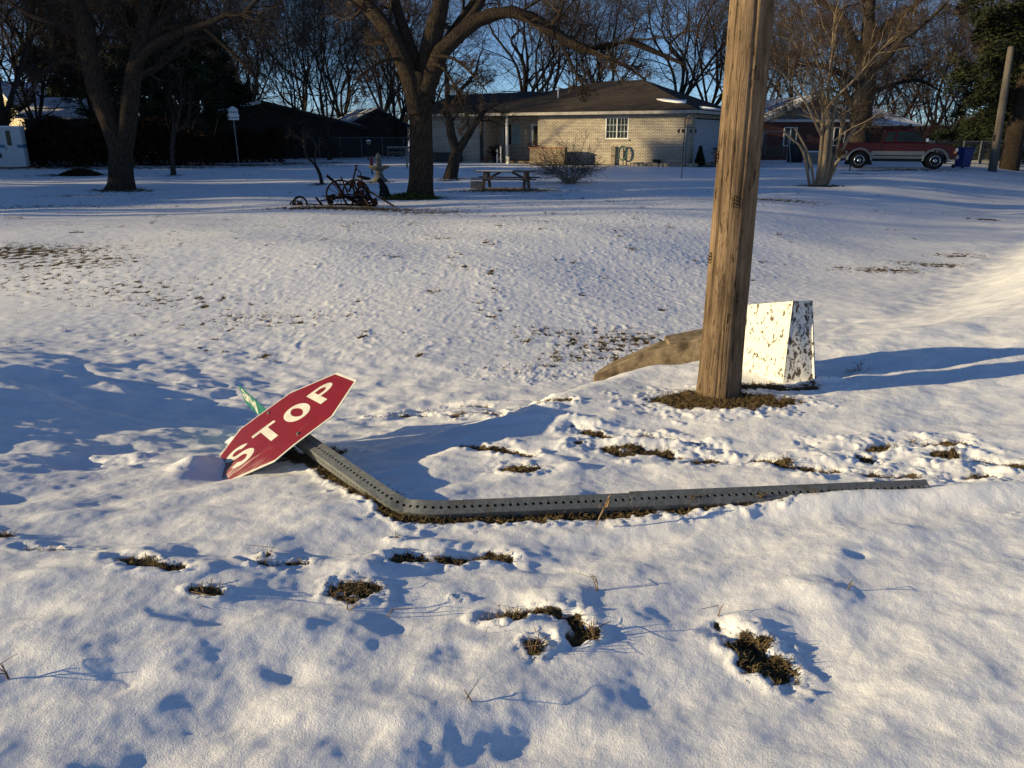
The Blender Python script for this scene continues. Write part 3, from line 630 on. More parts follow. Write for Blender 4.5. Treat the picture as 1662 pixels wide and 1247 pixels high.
def plant(name, label, cat, x, y, trunk, crown, mt, mc, rz=0, sc=1.0, group=None, z=None):
    t = thing(name, label, cat, (x, y, (hgt(x, y) if z is None else z)-.02), rz, group)
    t.scale = (sc, sc, sc)
    a = bpy.data.objects.new('trunk', trunk); b = bpy.data.objects.new('crown', crown)
    for o, me, m_ in ((a, trunk, mt), (b, crown, mc)):
        COL.objects.link(o); o.parent = t
        if not me.materials: me.materials.append(m_)
    return t
def set_limb(base, pts, D, radii):             # limb drawn through sight lines at distance D (+ offset)
    q = []
    for p in pts:
        w = at(p[0], p[1], D+(p[2] if len(p) > 2 else 0)); q.append((w.x-base.x, w.y-base.y, w.z-base.z))
    rr = np.interp(np.linspace(0, 1, len(q)), np.linspace(0, 1, len(radii)), radii)
    return (q, rr)

# the big tree in the middle of the lawn
b = gp(682, 320); D = b.y; L_ = lambda p, r: set_limb(b, p, D, r)
limbs = [L_([(682, 326), (682, 316), (683, 300), (684, 260), (683, 205), (681, 150), (682, 118)], [.47, .39, .34, .31, .30, .33, .28]),
 L_([(678, 185, -.1), (668, 135, -.1), (651, 88), (630, 50), (605, 20, .3), (572, -12, .6), (530, -70, 1), (490, -130, 1.5)], [.26, .25, .22, .19, .16, .12, .07]),
 L_([(684, 170), (673, 105, .2), (656, 52, .4), (641, 0, .8), (630, -70, 1.2), (600, -150, 1.5)], [.2, .19, .16, .12, .07, .04]),
 L_([(688, 165), (694, 105, .2), (704, 52, .2), (717, 0, .3), (722, -70, 0), (735, -150, -.5), (730, -230, -1)], [.28, .27, .25, .21, .16, .08, .04]),
 L_([(690, 150, -.1), (716, 84, -.2), (750, 51, -.4), (775, 33, -.5), (800, 24, -.6), (830, 19, -.7), (862, 29, -.8), (892, 46, -.8), (918, 66, -.9), (948, 80, -.9), (985, 75, -1), (1022, 66, -1), (1060, 83, -1), (1110, 104, -1)], [.24, .2, .18, .165, .15, .14, .13, .12, .10, .07, .04]),
 L_([(745, 55, -.4), (780, 5, -.2), (795, -40, 0), (800, -110, .3)], [.13, .1, .07, .03]),
 L_([(700, 108, -.1), (742, 40, .8), (778, -10, 1.4), (830, -80, 2)], [.13, .11, .09, .04]),
 L_([(950, 80, -.9), (975, 92, -1.2), (1010, 105, -1.3), (1050, 130, -1.4)], [.06, .05, .04, .02]),
 L_([(900, 50, -.8), (925, 100, -1), (940, 130, -1.2), (950, 150, -1.3)], [.05, .04, .03, .015]),
 L_([(694, 105, -.3), (716, 108, -.7), (738, 140, -1), (752, 178, -1.1), (763, 214, -1.2)], [.05, .04, .03, .022, .012]),
 L_([(700, 90, -.3), (735, 95, -.9), (765, 120, -1.2), (790, 150, -1.3)], [.05, .035, .025, .012]),
 L_([(655, 95, -.1), (620, 100, -.6), (590, 120, -.9), (570, 150, -1)], [.05, .035, .025, .012])]
tr, cr_ = branch_tree(limbs, 3, [dict(n=9, t0=.35, ang=.9, lf=.28, npt=8, wig=.2, up=.02, rmul=.42, rmin=.012, sel=slice(1, 12)), dict(n=7, ang=.85, lf=.55, npt=6, wig=.22, up=.0, rmul=.55, rmin=.007),
  dict(n=5, ang=.85, lf=.6, npt=6, wig=.33, up=.0, rmul=.6, rmin=.0068), dict(n=2, ang=.8, lf=.6, npt=4, wig=.3, up=0, rmul=.7, rmin=.006, taper=.6)], 1, 20)
plant('bare_tree', 'largest bare tree with a thick furrowed trunk, left of the picnic table', 'tree', b.x, b.y, tr, cr_, M['bark'], M['twig'], z=b.z+.02)
BIG = b
# the forked tree on the left
b = gp(197, 307); D = b.y; L_ = lambda p, r: set_limb(b, p, D, r)
limbs = [L_([(197, 312), (197, 302), (197, 285), (196, 255), (194, 225)], [.50, .41, .35, .34, .37]),
 L_([(192, 240), (176, 192), (156, 140), (144, 90), (136, 40), (122, 0), (108, -60), (90, -140)], [.30, .29, .28, .27, .26, .24, .18, .08]),
 L_([(202, 240), (208, 192), (213, 150), (219, 110), (228, 70, .2), (234, 30, .3), (242, -40, .5), (250, -130, .8)], [.27, .26, .25, .22, .2, .18, .13, .06]),
 L_([(220, 105, -.1), (250, 72, -.4), (300, 50, -.7), (342, 38, -.9), (376, 21, -1), (389, 33, -1), (402, 16, -1), (425, -6, -1.1), (460, -30, -1.2)], [.14, .12, .1, .085, .075, .07, .06, .05, .03]),
 L_([(226, 75, .2), (256, 40, .5), (290, 5, .9), (310, -40, 1.2)], [.16, .14, .1, .05]),
 L_([(330, 44, -.8), (368, 78, -1), (402, 112, -1.1), (432, 155, -1.2)], [.06, .05, .04, .02]),
 L_([(216, 130, .1), (260, 105, .8), (310, 62, 1.5), (360, 72, 2.2), (400, 110, 2.6)], [.11, .1, .08, .06, .03]),
 L_([(140, 70), (100, 40, .4), (60, 30, .8), (10, 0, 1.2)], [.12, .09, .07, .03]),
 L_([(150, 110), (110, 100, -.5), (75, 115, -.9), (45, 160, -1.2)], [.08, .06, .04, .02])]
tr, cr_ = branch_tree(limbs, 5, [dict(n=8, t0=.35, ang=.9, lf=.3, npt=8, wig=.2, up=.02, rmul=.42, rmin=.012, sel=slice(1, 9)), dict(n=7, ang=.85, lf=.55, npt=6, wig=.22, up=.0, rmul=.55, rmin=.007),
  dict(n=5, ang=.85, lf=.6, npt=6, wig=.33, up=.0, rmul=.6, rmin=.0068), dict(n=2, ang=.8, lf=.6, npt=4, wig=.3, up=0, rmul=.7, rmin=.006, taper=.6)], 1, 20)
plant('forked_tree', 'bare tree whose grey trunk forks low into a wide V', 'tree', b.x, b.y, tr, cr_, M['bark'], M['twig_dark'], z=b.z+.02)
# tall tree behind the pickup
b = gp(1393, 262); b = Vector((at(1393, 262, 46).x, 46, hgt(at(1393, 262, 46).x, 46))); D = 46; L_ = lambda p, r: set_limb(b, p, D, r)
limbs = [L_([(1392, 268), (1393, 250), (1397, 205), (1402, 150), (1406, 100), (1409, 60), (1412, 0), (1416, -80)], [.75, .6, .56, .52, .46, .38, .26, .1]),
 L_([(1404, 110), (1382, 62), (1362, 22), (1335, 4, 1), (1300, -30, 2)], [.3, .26, .2, .14, .06]),
 L_([(1407, 85), (1438, 42), (1478, 14, -1), (1505, -10, -2)], [.24, .2, .14, .06]),
 L_([(1404, 125), (1440, 92, -1), (1466, 60, -1.5), (1482, 52, -1.7), (1520, 20, -2), (1560, -20, -3)], [.22, .19, .15, .13, .09, .04]),
 L_([(1401, 145), (1352, 112, -1), (1302, 104, -2), (1262, 120, -3)], [.2, .16, .12, .05]),
 L_([(1400, 160), (1440, 140, 1), (1490, 130, 2), (1530, 150, 2.5)], [.18, .14, .1, .04]),
 L_([(1398, 175), (1360, 165, 1), (1310, 170, 1.5)], [.14, .1, .04])]
tr, cr_ = branch_tree(limbs, 8, [dict(n=8, t0=.3, ang=.9, lf=.32, npt=8, wig=.2, up=.03, rmul=.42, rmin=.018), dict(n=7, ang=.85, lf=.55, npt=6, wig=.22, up=.02, rmul=.55, rmin=.011),
  dict(n=6, ang=.8, lf=.6, npt=5, wig=.24, up=.0, rmul=.6, rmin=.008), dict(n=4, ang=.8, lf=.6, npt=4, wig=.25, up=0, rmul=.6, rmin=.006, taper=.5)], 1, 16)
plant('bare_tree', 'tall bare tree with a dark straight trunk directly behind the red pickup truck', 'tree', b.x, b.y, tr, cr_, M['bark_dark'], M['twig'], z=b.z)
# many-stemmed shrub tree on the right of the lawn
b = gp(1331, 300); D = b.y; L_ = lambda p, r: set_limb(b, p, D, r)
limbs = [L_([(1315, 304), (1308, 262), (1299, 238), (1286, 226), (1272, 213)], [.05, .045, .04, .035, .03]),
 L_([(1322, 304), (1315, 262), (1304, 232), (1290, 207)], [.05, .045, .04, .03]),
 L_([(1325, 306), (1331, 262), (1334, 215), (1336, 170), (1332, 120, .3), (1322, 70, .5), (1315, 30, .8)], [.075, .065, .06, .05, .035, .02, .01]),
 L_([(1328, 307, -.1), (1338, 262, -.1), (1343, 205, -.1), (1344, 150), (1350, 95, -.3), (1352, 50, -.5), (1360, 10, -.6)], [.085, .08, .075, .06, .04, .025, .01]),
 L_([(1333, 307, -.15), (1345, 262), (1350, 215), (1355, 175), (1375, 130, .5), (1395, 90, .8)], [.075, .065, .055, .045, .03, .012]),
 L_([(1337, 306), (1352, 262, .2), (1364, 220, .3), (1372, 185, .4), (1398, 145, .8), (1430, 110, 1.2)], [.07, .06, .05, .04, .025, .01]),
 L_([(1341, 304), (1357, 268, .1), (1372, 232, .1), (1384, 212, 0), (1402, 198, -.2), (1440, 185, -.4)], [.06, .055, .045, .035, .02, .01]),
 L_([(1352, 272), (1362, 258, -.3), (1366, 252, -.35)], [.045, .04, .035]),
 L_([(1333, 220), (1310, 170, -.6), (1280, 130, -1), (1250, 100, -1.3)], [.045, .035, .025, .01]),
 L_([(1335, 200), (1315, 190, .6), (1280, 185, 1), (1245, 195, 1.3)], [.035, .03, .02, .01]),
 L_([(1343, 190), (1330, 130, .8), (1290, 70, 1.2), (1275, 30, 1.4)], [.04, .03, .02, .01]),
 L_([(1344, 170), (1385, 130, -.8), (1430, 80, -1.2), (1460, 50, -1.4)], [.04, .03, .02, .01])]
tr, cr_ = branch_tree(limbs, 9, [dict(n=15, t0=.3, ang=.7, lf=.45, npt=7, wig=.14, up=.10, rmul=.45, rmin=.008, sel=slice(2, 12)), dict(n=9, ang=.7, lf=.55, npt=5, wig=.16, up=.06, rmul=.6, rmin=.006),
  dict(n=8, ang=.7, lf=.55, npt=4, wig=.18, up=.03, rmul=.6, rmin=.0045, taper=.6)], 1, 10)
plant('multi_stem_tree', 'low bare tree with many pale stems fanning from one base', 'tree', b.x, b.y, tr, cr_, M['bark_pale'], M['twig'], z=b.z+.01)
# small leaning tree right of the big one
b = gp(735, 290); D = b.y; L_ = lambda p, r: set_limb(b, p, D, r)
limbs = [L_([(730, 293), (733, 280), (737, 262), (742, 243)], [.30, .24, .22, .22]), L_([(741, 246), (732, 215), (728, 180), (726, 140, .5), (722, 100, 1)], [.17, .17, .14, .1, .04]),
 L_([(743, 246), (758, 222), (772, 200), (790, 178, -.5), (815, 165, -1)], [.16, .14, .11, .07, .03]), L_([(728, 185), (745, 150, .6), (770, 120, 1), (780, 85, 1.2)], [.1, .08, .06, .02]), L_([(729, 195), (705, 165, -.4), (690, 140, -.8)], [.07, .05, .02])]
tr, cr_ = branch_tree(limbs, 15, [dict(n=8, t0=.3, ang=.9, lf=.5, npt=6, wig=.2, up=.02, rmul=.42, rmin=.01, sel=slice(1, 5)), dict(n=7, ang=.9, lf=.55, npt=5, wig=.22, up=-.02, rmul=.6, rmin=.007), dict(n=6, ang=.8, lf=.6, npt=4, wig=.24, up=-.03, rmul=.6, rmin=.005, taper=.6), dict(n=3, ang=.8, lf=.6, npt=3, wig=.24, up=-.03, rmul=.6, rmin=.004, taper=.6)], 1, 12)
plant('bare_tree', 'small dark bare tree with two crooked leaders before the brick house', 'tree', b.x, b.y, tr, cr_, M['bark_dark'], M['twig'], z=b.z+.01)
# small leaning tree on the left half of the lawn
b = gp(520, 299); D = b.y; L_ = lambda p, r: set_limb(b, p, D, r)
limbs = [L_([(523, 301), (521, 290), (517, 278), (511, 266)], [.085, .07, .06, .055]), L_([(512, 268), (501, 257), (495, 245), (493, 225), (492, 205)], [.05, .042, .036, .03, .015]), L_([(511, 268), (512, 252), (515, 238), (522, 228)], [.04, .035, .028, .015]), L_([(494, 232), (485, 222, .2), (470, 218, .3)], [.02, .016, .01]), L_([(515, 240), (505, 225), (498, 215)], [.02, .016, .01])]
tr, cr_ = branch_tree(limbs, 17, [dict(n=6, t0=.4, ang=.8, lf=.6, npt=5, wig=.2, up=.06, rmul=.5, rmin=.006, sel=slice(1, 5)), dict(n=5, ang=.8, lf=.6, npt=4, wig=.2, up=.03, rmul=.6, rmin=.004, taper=.6)], 1, 10)
plant('sapling', 'thin crooked sapling leaning left behind the rusty farm implement', 'tree', b.x, b.y, tr, cr_, M['bark_dark'], M['twig'], z=b.z+.01)
b = gp(281, 285); D = b.y; L_ = lambda p, r: set_limb(b, p, D, r)
limbs = [L_([(282, 287), (280, 260), (280, 235), (283, 212)], [.13, .10, .09, .075]), L_([(283, 215), (290, 190), (294, 160), (292, 120)], [.06, .05, .035, .015]), L_([(283, 215), (302, 200), (308, 175), (306, 140)], [.05, .04, .03, .012]), L_([(284, 212), (306, 206), (320, 200)], [.035, .028, .012]), L_([(282, 216), (281, 195), (276, 170)], [.035, .028, .012])]
tr, cr_ = branch_tree(limbs, 19, [dict(n=7, t0=.3, ang=.6, lf=.6, npt=6, wig=.14, up=.08, rmul=.5, rmin=.007, sel=slice(1, 5)), dict(n=6, ang=.7, lf=.55, npt=4, wig=.2, up=.05, rmul=.6, rmin=.005, taper=.6), dict(n=4, ang=.7, lf=.55, npt=3, wig=.2, up=.05, rmul=.6, rmin=.004, taper=.6)], 1, 10)
plant('sapling', 'slim upright young tree in front of the dark hedge, left of the birdhouse pole', 'tree', b.x, b.y, tr, cr_, M['bark_dark'], M['twig_dark'], z=b.z+.01)

# trees of the wood line: six kinds, copied
base_tree('a', 15, 101, .22, .38, .18, 5); base_tree('b', 17, 102, .26, .34, .22, 6); base_tree('c', 13, 103, .16, .42, .14, 6)
base_tree('d', 16, 104, .24, .46, .2, 5); base_tree('e', 12, 105, .12, .28, .12, 7); base_tree('f', 18, 106, .30, .40, .25, 5)
WOOD = [ # px of the trunk, distance, kind, scale, label key
 (480, 56, 'e', .95, 0), (535, 54, 'c', .9, 0), (560, 74, 'a', 1.05, 0), (625, 84, 'b', 1.0, 0), (645, 62, 'e', 1.2, 0), (400, 62, 'e', 1.2, 0), (500, 90, 'f', .9, 0), (415, 95, 'a', 1.2, 0), (660, 110, 'c', 1.5, 0),
 (850, 70, 'f', .95, 1), (885, 78, 'b', .9, 1), (985, 76, 'a', 1.1, 1), (950, 64, 'c', .95, 1), (1095, 64, 'f', .85, 1), (1145, 80, 'b', 1.0, 1), (700, 95, 'd', 1.1, 1), (960, 135, 'f', 1.3, 1),
 (1180, 72, 'c', 1.1, 2), (1275, 66, 'c', .9, 2), (1360, 74, 'e', 1.3, 2), (1440, 84, 'd', 1.0, 2), (1480, 72, 'c', .95, 2), (1510, 96, 'b', 1.1, 2), (1545, 78, 'e', 1.3, 2), (1600, 105, 'f', 1.1, 2), (1390, 115, 'b', 1.2, 2), (1230, 110, 'd', 1.3, 2), (1650, 84, 'a', 1.1, 2),
 (20, 44, 'd', .85, 3), (70, 50, 'c', 1.0, 3), (165, 52, 'e', 1.2, 3), (270, 70, 'b', 1.0, 3), (330, 56, 'e', 1.2, 3), (355, 78, 'd', 1.0, 3), (-40, 52, 'f', .9, 3), (40, 74, 'b', 1.0, 3), (140, 82, 'f', 1.0, 3), (200, 95, 'a', 1.3, 3), (300, 100, 'c', 1.5, 3), (10, 95, 'd', 1.2, 3), (250, 48, 'c', .85, 3)]
WL = ['bare tree in the wood line between the dark gabled house and the largest tree', 'bare tree standing behind the white brick house, showing above its roof', 'bare tree in the wood line behind the pickup and the neighbour house', 'bare dark tree behind the forked tree and hedge at the left']
WG = ['wood line trees left of centre', 'trees behind the brick house', 'wood line trees on the right', 'trees behind the hedge on the left']
rg = random.Random(4)
for px, D, k, s, w in WOOD:
    p = at(px, 262, D)
    plant('bare_tree', WL[w], 'tree', p.x, D, *BASES[k], M['bark_dark'], M['twig_dark'] if w == 3 else M['twig'], rz=rg.uniform(0, 6.28), sc=s, group=WG[w])
# trees beyond the left edge whose shadows cross the lawn and the house
for x, y, k, s in [(-33, 13.5, 'd', .8), (-44, 17, 'a', .9), (-52, 24, 'f', 1.0), (-30, 27, 'e', 1.2), (-42, 29, 'b', 1.0), (-27, 31, 'c', .9)]:
    plant('bare_tree', 'bare tree beyond the left edge of the lawn, casting shadow stripes on the snow', 'tree', x, y, *BASES[k], M['bark_dark'], M['twig'], rz=rg.uniform(0, 6.28), sc=s, group='trees beyond the left edge')

# evergreens: trunk, boughs and a crown of many small needle sprays
def sprays(C, rng, n, size, spread):
    i = rng.integers(0, len(C), n); c = C[i]+rng.normal(0, spread, (n, 3))
    a = nrm(rng.normal(size=(n, 3))); a[:, 2] *= .5; a = nrm(a); b_ = nrm(np.cross(a, rng.normal(size=(n, 3))))
    s = size*rng.uniform(.5, 1.4, n)[:, None]
    V = np.stack([c-a*s, c+b_*s*.28, c+a*s, c-b_*s*.28], 1).reshape(-1, 3)
    return V, np.arange(4*n).reshape(n, 4)
def evergreen(h, seed, r0, spread, clear, n, size=.22, nb=46):
    rng = rngs(seed); tr_ = ([(0, 0, -.3), (.05, 0, h*.3), (.1, .1, h*.65), (0, 0, h)], [r0*1.2, r0, r0*.6, .03])
    P, Rr = limb_set([tr_], 16)
    z = np.linspace(clear, .98, nb); pts = []; rad = []
    for q in z:
        az = rng.uniform(0, 6.28); L = spread*(1.05-q)**.65*rng.uniform(.6, 1.15)*(.5+.5*min(1, (q-clear)*6+.4)); o = np.array([.08*q, .05*q, q*h])
        d = np.array([math.cos(az), math.sin(az), 0]); pts.append([o, o+d*L*.35+[0, 0, L*.08], o+d*L*.7+[0, 0, L*.06], o+d*L+[0, 0, L*.0]]); rad.append([r0*.22, r0*.15, r0*.09, .012])
    BP, BR = limb_set(list(zip(pts, rad)), 8)
    c1, r1 = grow(BP, BR, 7, rng, t0=.2, ang=.8, lf=.45, npt=5, wig=.15, up=.0, rmul=.5, rmin=.008)
    tv, tf = join([tubes(P, Rr, 12), tubes(BP, BR, 6)]); lv = sprays(np.vstack([c1.reshape(-1, 3), BP[:, 2:].reshape(-1, 3)]), rng, n, size, .16)
    cv, cf = join([tubes(c1, r1, 3), lv])
    return np_mesh('trunk', bark_bump(tv, .02, seed), tf), np_mesh('crown', cv, cf, False)
EV = evergreen(13, 31, .3, 5.2, .12, 95000, .15); EV2 = evergreen(16, 32, .42, 5.5, .22, 110000, .13); EV3 = evergreen(9, 33, .22, 4.2, .02, 80000, .14)
for px, D, base, sc, rz, lab, mt_ in [(285, 50, EV, .95, .4, 'dense dark evergreen behind the forked tree, left of the birdhouse pole', 'needle'), (345, 60, EV3, 1.0, 2.2, 'lower dark evergreen behind the gabled house at the left', 'needle'), (120, 62, EV, .9, 3.0, 'dark evergreen behind the snow roofed house at the far left', 'needle'),
   (1640, 44, EV2, 1.0, 1.1, 'tall pine with a bare lower trunk at the right edge beside the leaning grey pole', 'needle_warm'), (1625, 52, EV3, .95, 2.5, 'broad dark evergreen beside the cream house, right of the pickup', 'needle'), (1700, 50, EV, 1.1, .2, 'dark evergreen at the far right edge behind the pine', 'needle')]:
    x = at(px, 262, D).x
    tr_, c_ = base
    if mt_ == 'needle_warm': tr_ = tr_.copy(); c_ = c_.copy(); tr_.materials.clear(); c_.materials.clear()
    plant('evergreen_tree', lab, 'tree', x, D, tr_, c_, M['bark'] if mt_ == 'needle_warm' else M['bark_dark'], M[mt_], rz=rz, sc=sc)
for x, y, s in [(-37, 33, .7), (-43, 38, .6), (-33, 38.5, .6), (-50, 31, 1.2), (-41, 15.5, .85), (-35, 20.6, .85), (-46, 27.5, 1.1), (-42, 48, 1.2), (-48, 52, 1.3), (-56, 45, 1.2), (-36, 43, .75)]:  # unseen evergreens put in to block the low sun from hedge, lawn and houses
    plant('evergreen_tree', 'unseen evergreen added beyond the left edge to shade hedge, lawn and houses', 'tree', x, y, *EV, M['bark_dark'], M['needle'], rz=x, sc=s, group='evergreens added beyond the left edge for shade')

# hedges and brush
def bush_mesh(name, L, Wd, h, n, nst, seed, leaf=.09):
    rng = rngs(seed)
    u = rng.random(n); x = (u-.5)*L; hz = h*(.78+.30*gnoise(x/1.4, x*0+seed*.37, seed)); z = hz*rng.random(n)**.6
    y = (rng.random(n)-.5)*Wd*(1-.35*(z/h)**2)
    c = np.stack([x, y, z], 1); lv = sprays(c, rng, n, leaf, .05)
    sx_ = rng.uniform(-L/2, L/2, nst); P = np.zeros((nst, 5, 3)); P[:, 0] = np.stack([sx_, rng.uniform(-.3, .3, nst)*Wd, np.full(nst, -.1)], 1); d = nrm(np.stack([rng.normal(0, .25, nst), rng.normal(0, .25, nst), np.ones(nst)], 1))
    for j in range(1, 5): d = nrm(d+rng.normal(0, .12, d.shape)); P[:, j] = P[:, j-1]+d*(h*rng.uniform(.75, 1.12, nst)/4)[:, None]
    RR = np.linspace(.02, .006, 5)[None].repeat(nst, 0)
    st = tubes(P, RR, 4); tw = grow(P, RR, 5, rng, ang=.5, lf=.35, npt=4, rmul=.7, rmin=.006)
    sv, sf = join([st, tubes(tw[0], tw[1], 3)])
    return np_mesh('stems', sv, sf), np_mesh('foliage', *lv, False)
def hedge(px, D, L, Wd, h, n, seed, label, rz=0):
    p = at(px, 262, D); t = thing('hedge', label, 'hedge', (p.x, D, hgt(p.x, D)-.02), rz); s, f = bush_mesh('hedge', L, Wd, h, n, int(L*14), seed)
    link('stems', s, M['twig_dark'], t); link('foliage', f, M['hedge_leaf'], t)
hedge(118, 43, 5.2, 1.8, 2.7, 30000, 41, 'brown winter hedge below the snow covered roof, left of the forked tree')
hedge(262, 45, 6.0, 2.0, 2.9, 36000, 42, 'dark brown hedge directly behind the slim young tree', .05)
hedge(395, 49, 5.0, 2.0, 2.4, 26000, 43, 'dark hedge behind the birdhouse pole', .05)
def thicket():
    rng = rngs(88); n = 1700
    px = rng.uniform(-120, 1780, n); D = rng.uniform(72, 130, n); x = (px-831)/1327*D
    P = np.zeros((n, 5, 3)); P[:, 0] = np.stack([x, D, np.full(n, -.2)], 1); d = nrm(np.stack([rng.normal(0, .3, n), rng.normal(0, .3, n), np.ones(n)], 1)); hh = rng.uniform(2, 5.5, n)
    for j in range(1, 5): d = nrm(d+rng.normal(0, .12, d.shape)); P[:, j] = P[:, j-1]+d*(hh/4)[:, None]
    RR = np.linspace(.028, .010, 5)[None].repeat(n, 0); c1 = grow(P, RR, 6, rng, t0=.1, ang=.6, lf=.5, npt=4, rmul=.5, rmin=.012); c2 = grow(*c1, 4, rng, ang=.7, lf=.6, npt=3, rmul=.6, rmin=.010)
    V, F = join([tubes(P, RR, 4), tubes(c1[0], c1[1], 3), tubes(c2[0], c2[1], 3)])
    tag(link('thicket', np_mesh('thicket', V, F), M['twig']), 'bare brush and saplings filling the far wood line', 'brush', kind='stuff')
thicket()

# ------------------------------------------------------------------ utility pole in front
b = gs(1166, 640); b.z = hgt(b.x, b.y)
pole = thing('utility_pole', 'weathered round wooden utility pole standing in the snow in front of the white box', 'utility pole', (b.x, b.y, b.z))
nz_, na = 320, 120
zz = np.concatenate([np.linspace(-.3, 3.2, 260), np.linspace(3.25, 9.5, 60)]); aa = np.arange(na)*2*math.pi/na
ZZ, AA = np.meshgrid(zz, aa, indexing='ij'); rad = .130-.0035*ZZ+.012*np.exp(-np.maximum(ZZ, 0)/.25)
gx = AA/(2*math.pi)*40
gr_ = gnoise(gx, ZZ*.55, 3)+.5*gnoise(gx*2.2, ZZ*1.1, 4); crack = np.maximum(0, gnoise(gx*.6, ZZ*.25, 9)-.33)
rad = rad+.0032*gr_-.038*np.minimum(crack, .22)+.004*gnoise(AA*1.3, ZZ*.8, 6)
V = np.stack([rad*np.cos(AA), rad*np.sin(AA), ZZ], -1).reshape(-1, 3); ids = np.arange(len(V)).reshape(len(zz), na); nx_ = np.roll(ids, -1, 1)
link('shaft', np_mesh('shaft', V, np.stack([ids[:-1], nx_[:-1], nx_[1:], ids[1:]], -1).reshape(-1, 4)), M['pole'], pole)
for pxy in ((1150, 425), (1163, 258), (1186, 330)):
    w = at(pxy[0], pxy[1], b.y-.1); z = w.z-b.z; a = {1150: 3.35, 1163: 3.2, 1186: 4.4}[pxy[0]]; m_ = MB()
    c = Vector((math.cos(a)*.126, math.sin(a)*.126, z))
    for k in range(3): m_.tube([c+Vector((0, 0, -.02+k*.02)), c+Vector((math.cos(a)*.022, math.sin(a)*.022, -.015+k*.018)), c+Vector((math.cos(a)*.004, math.sin(a+.3)*.004, .005+k*.02))], .0035, 5)
    m_.build('staple', M['rust'], pole)

# ------------------------------------------------------------------ white box
A0, B0, C0 = at(1270, 626, 5.03), at(1327, 634, 5.0), at(1168, 618, 5.42)
A1, B1, C1 = at(1287, 489, 5.10), at(1319, 488, 5.16), at(1186, 497, 5.44)
b = Vector((A0.x, A0.y, hgt(A0.x, A0.y)))
box = thing('marker_box', 'squat white wooden marker box with flaking paint behind the utility pole', 'box', b)
D0 = C0+(B0-A0)*1.0; D1 = C1+(B1-A1)*1.0; D1.z -= .02
for v in (A0, B0, C0, D0): v.z -= .06
C1.z -= .0; D1.z = C1.z-.09; B1.z = B1.z
vs = [v-b for v in (A0, B0, D0, C0, A1, B1, D1, C1)]
def panel(name, ids, m_, off=0.0):
    pts = [vs[i] for i in ids]; c = sum((vs[i] for i in range(8)), Vector())/8; n = (pts[1]-pts[0]).cross(pts[2]-pts[0]).normalized(); mid = sum(pts, Vector())/len(pts)
    if n.dot(mid-c) < 0: n = -n
    k = 12; bm = MB(); g = []
    for i in range(k+1):
        for j in range(k+1):
            u, v = i/k, j/k; p = (pts[0]*(1-u)+pts[1]*u)*(1-v)+(pts[3]*(1-u)+pts[2]*u)*v; g.append(p+n*(off+.0015*math.sin(u*9+v*7)))
    q = [(i*(k+1)+j, (i+1)*(k+1)+j, (i+1)*(k+1)+j+1, i*(k+1)+j+1) for i in range(k) for j in range(k)]
    bm.add(g, q); bm.add([p-n*.015 for p in pts], [(0, 1, 2, 3)]); return bm.build(name, m_, box, True)
panel('left_face', (3, 0, 4, 7), M['box_paint']); panel('end_face', (0, 1, 5, 4), M['box_paint_worn']); panel('back_face', (1, 2, 6, 5), M['box_paint_worn']); panel('rear_face', (2, 3, 7, 6), M['box_paint']); panel('lid', (4, 5, 6, 7), M['box_paint'])

# ------------------------------------------------------------------ concrete headwall in the ditch
t = thing('culvert_headwall', 'low sloping concrete culvert wall half covered by snow behind the utility pole', 'culvert wall', gp(1080, 590))
o = t.location
def hw(px, py, D): return at(px, py, D)-o
F = [hw(962, 608, 6.05), hw(1045, 572, 6.0), hw(1142, 548, 5.92), hw(1210, 548, 5.9)]; Bk = [v+Vector((.16, .26, .02)) for v in F]
low = [v+Vector((0, -.03, -.55)) for v in F]; lowb = [v+Vector((0, .0, -.55)) for v in Bk]
m_ = MB(); n = len(F); m_.add(F+Bk+low+lowb, [(i, i+1, n+i+1, n+i) for i in range(n-1)]+[(2*n+i, 2*n+i+1, i+1, i) for i in range(n-1)]+[(n+i, n+i+1, 3*n+i+1, 3*n+i) for i in range(n-1)]+[(0, n, 3*n, 2*n), (n-1, 2*n-1, 4*n-1, 3*n-1)])
m_.build('wing_wall', M['concrete'], t, bevel=.012)
q = hw(1082, 560, 6.12); q2 = hw(1205, 536, 6.1); m_ = MB(); m_.bar(q, q2, .22, .10); m_.build('cap_slab', M['concrete'], t, bevel=.012)

# ------------------------------------------------------------------ the fallen stop sign
ss = thing('stop_sign', 'knocked down red stop sign on a bent perforated steel post lying in the snow', 'stop sign', (BEND.x, BEND.y, 0))
o = Vector((BEND.x, BEND.y, 0)); o_ss = o.copy()
def smooth_path(P0, Bp, P1, rad=.17):
    d0 = (KNEE-Bp).normalized(); d1 = (P1-Bp).normalized(); a = Bp+d0*rad; c = Bp+d1*rad; pts = [P0]
    K = KNEE; pts += [P0*(1-q)**2+K*2*q*(1-q)+a*q*q for q in [i/60 for i in range(1, 61)]]
    pts += [(a*(1-s)**2+Bp*2*s*(1-s)+c*s*s) for s in [i/14 for i in range(1, 14)]]
    pts += [c.lerp(P1, i/60) for i in range(0, 61)]
    return pts
class Path:
    def __init__(s, pts):
        s.p = pts; s.c = [0]
        for a, b_ in zip(pts[:-1], pts[1:]): s.c.append(s.c[-1]+(b_-a).length)
        s.L = s.c[-1]
    def __call__(s, u):
        u = min(max(u, 0), s.L); i = int(np.searchsorted(s.c, u))-1; i = min(max(i, 0), len(s.p)-2)
        f = (u-s.c[i])/max(s.c[i+1]-s.c[i], 1e-9); return s.p[i].lerp(s.p[i+1], f)
    def tan(s, u): return (s(u+.02)-s(u-.02)).normalized()
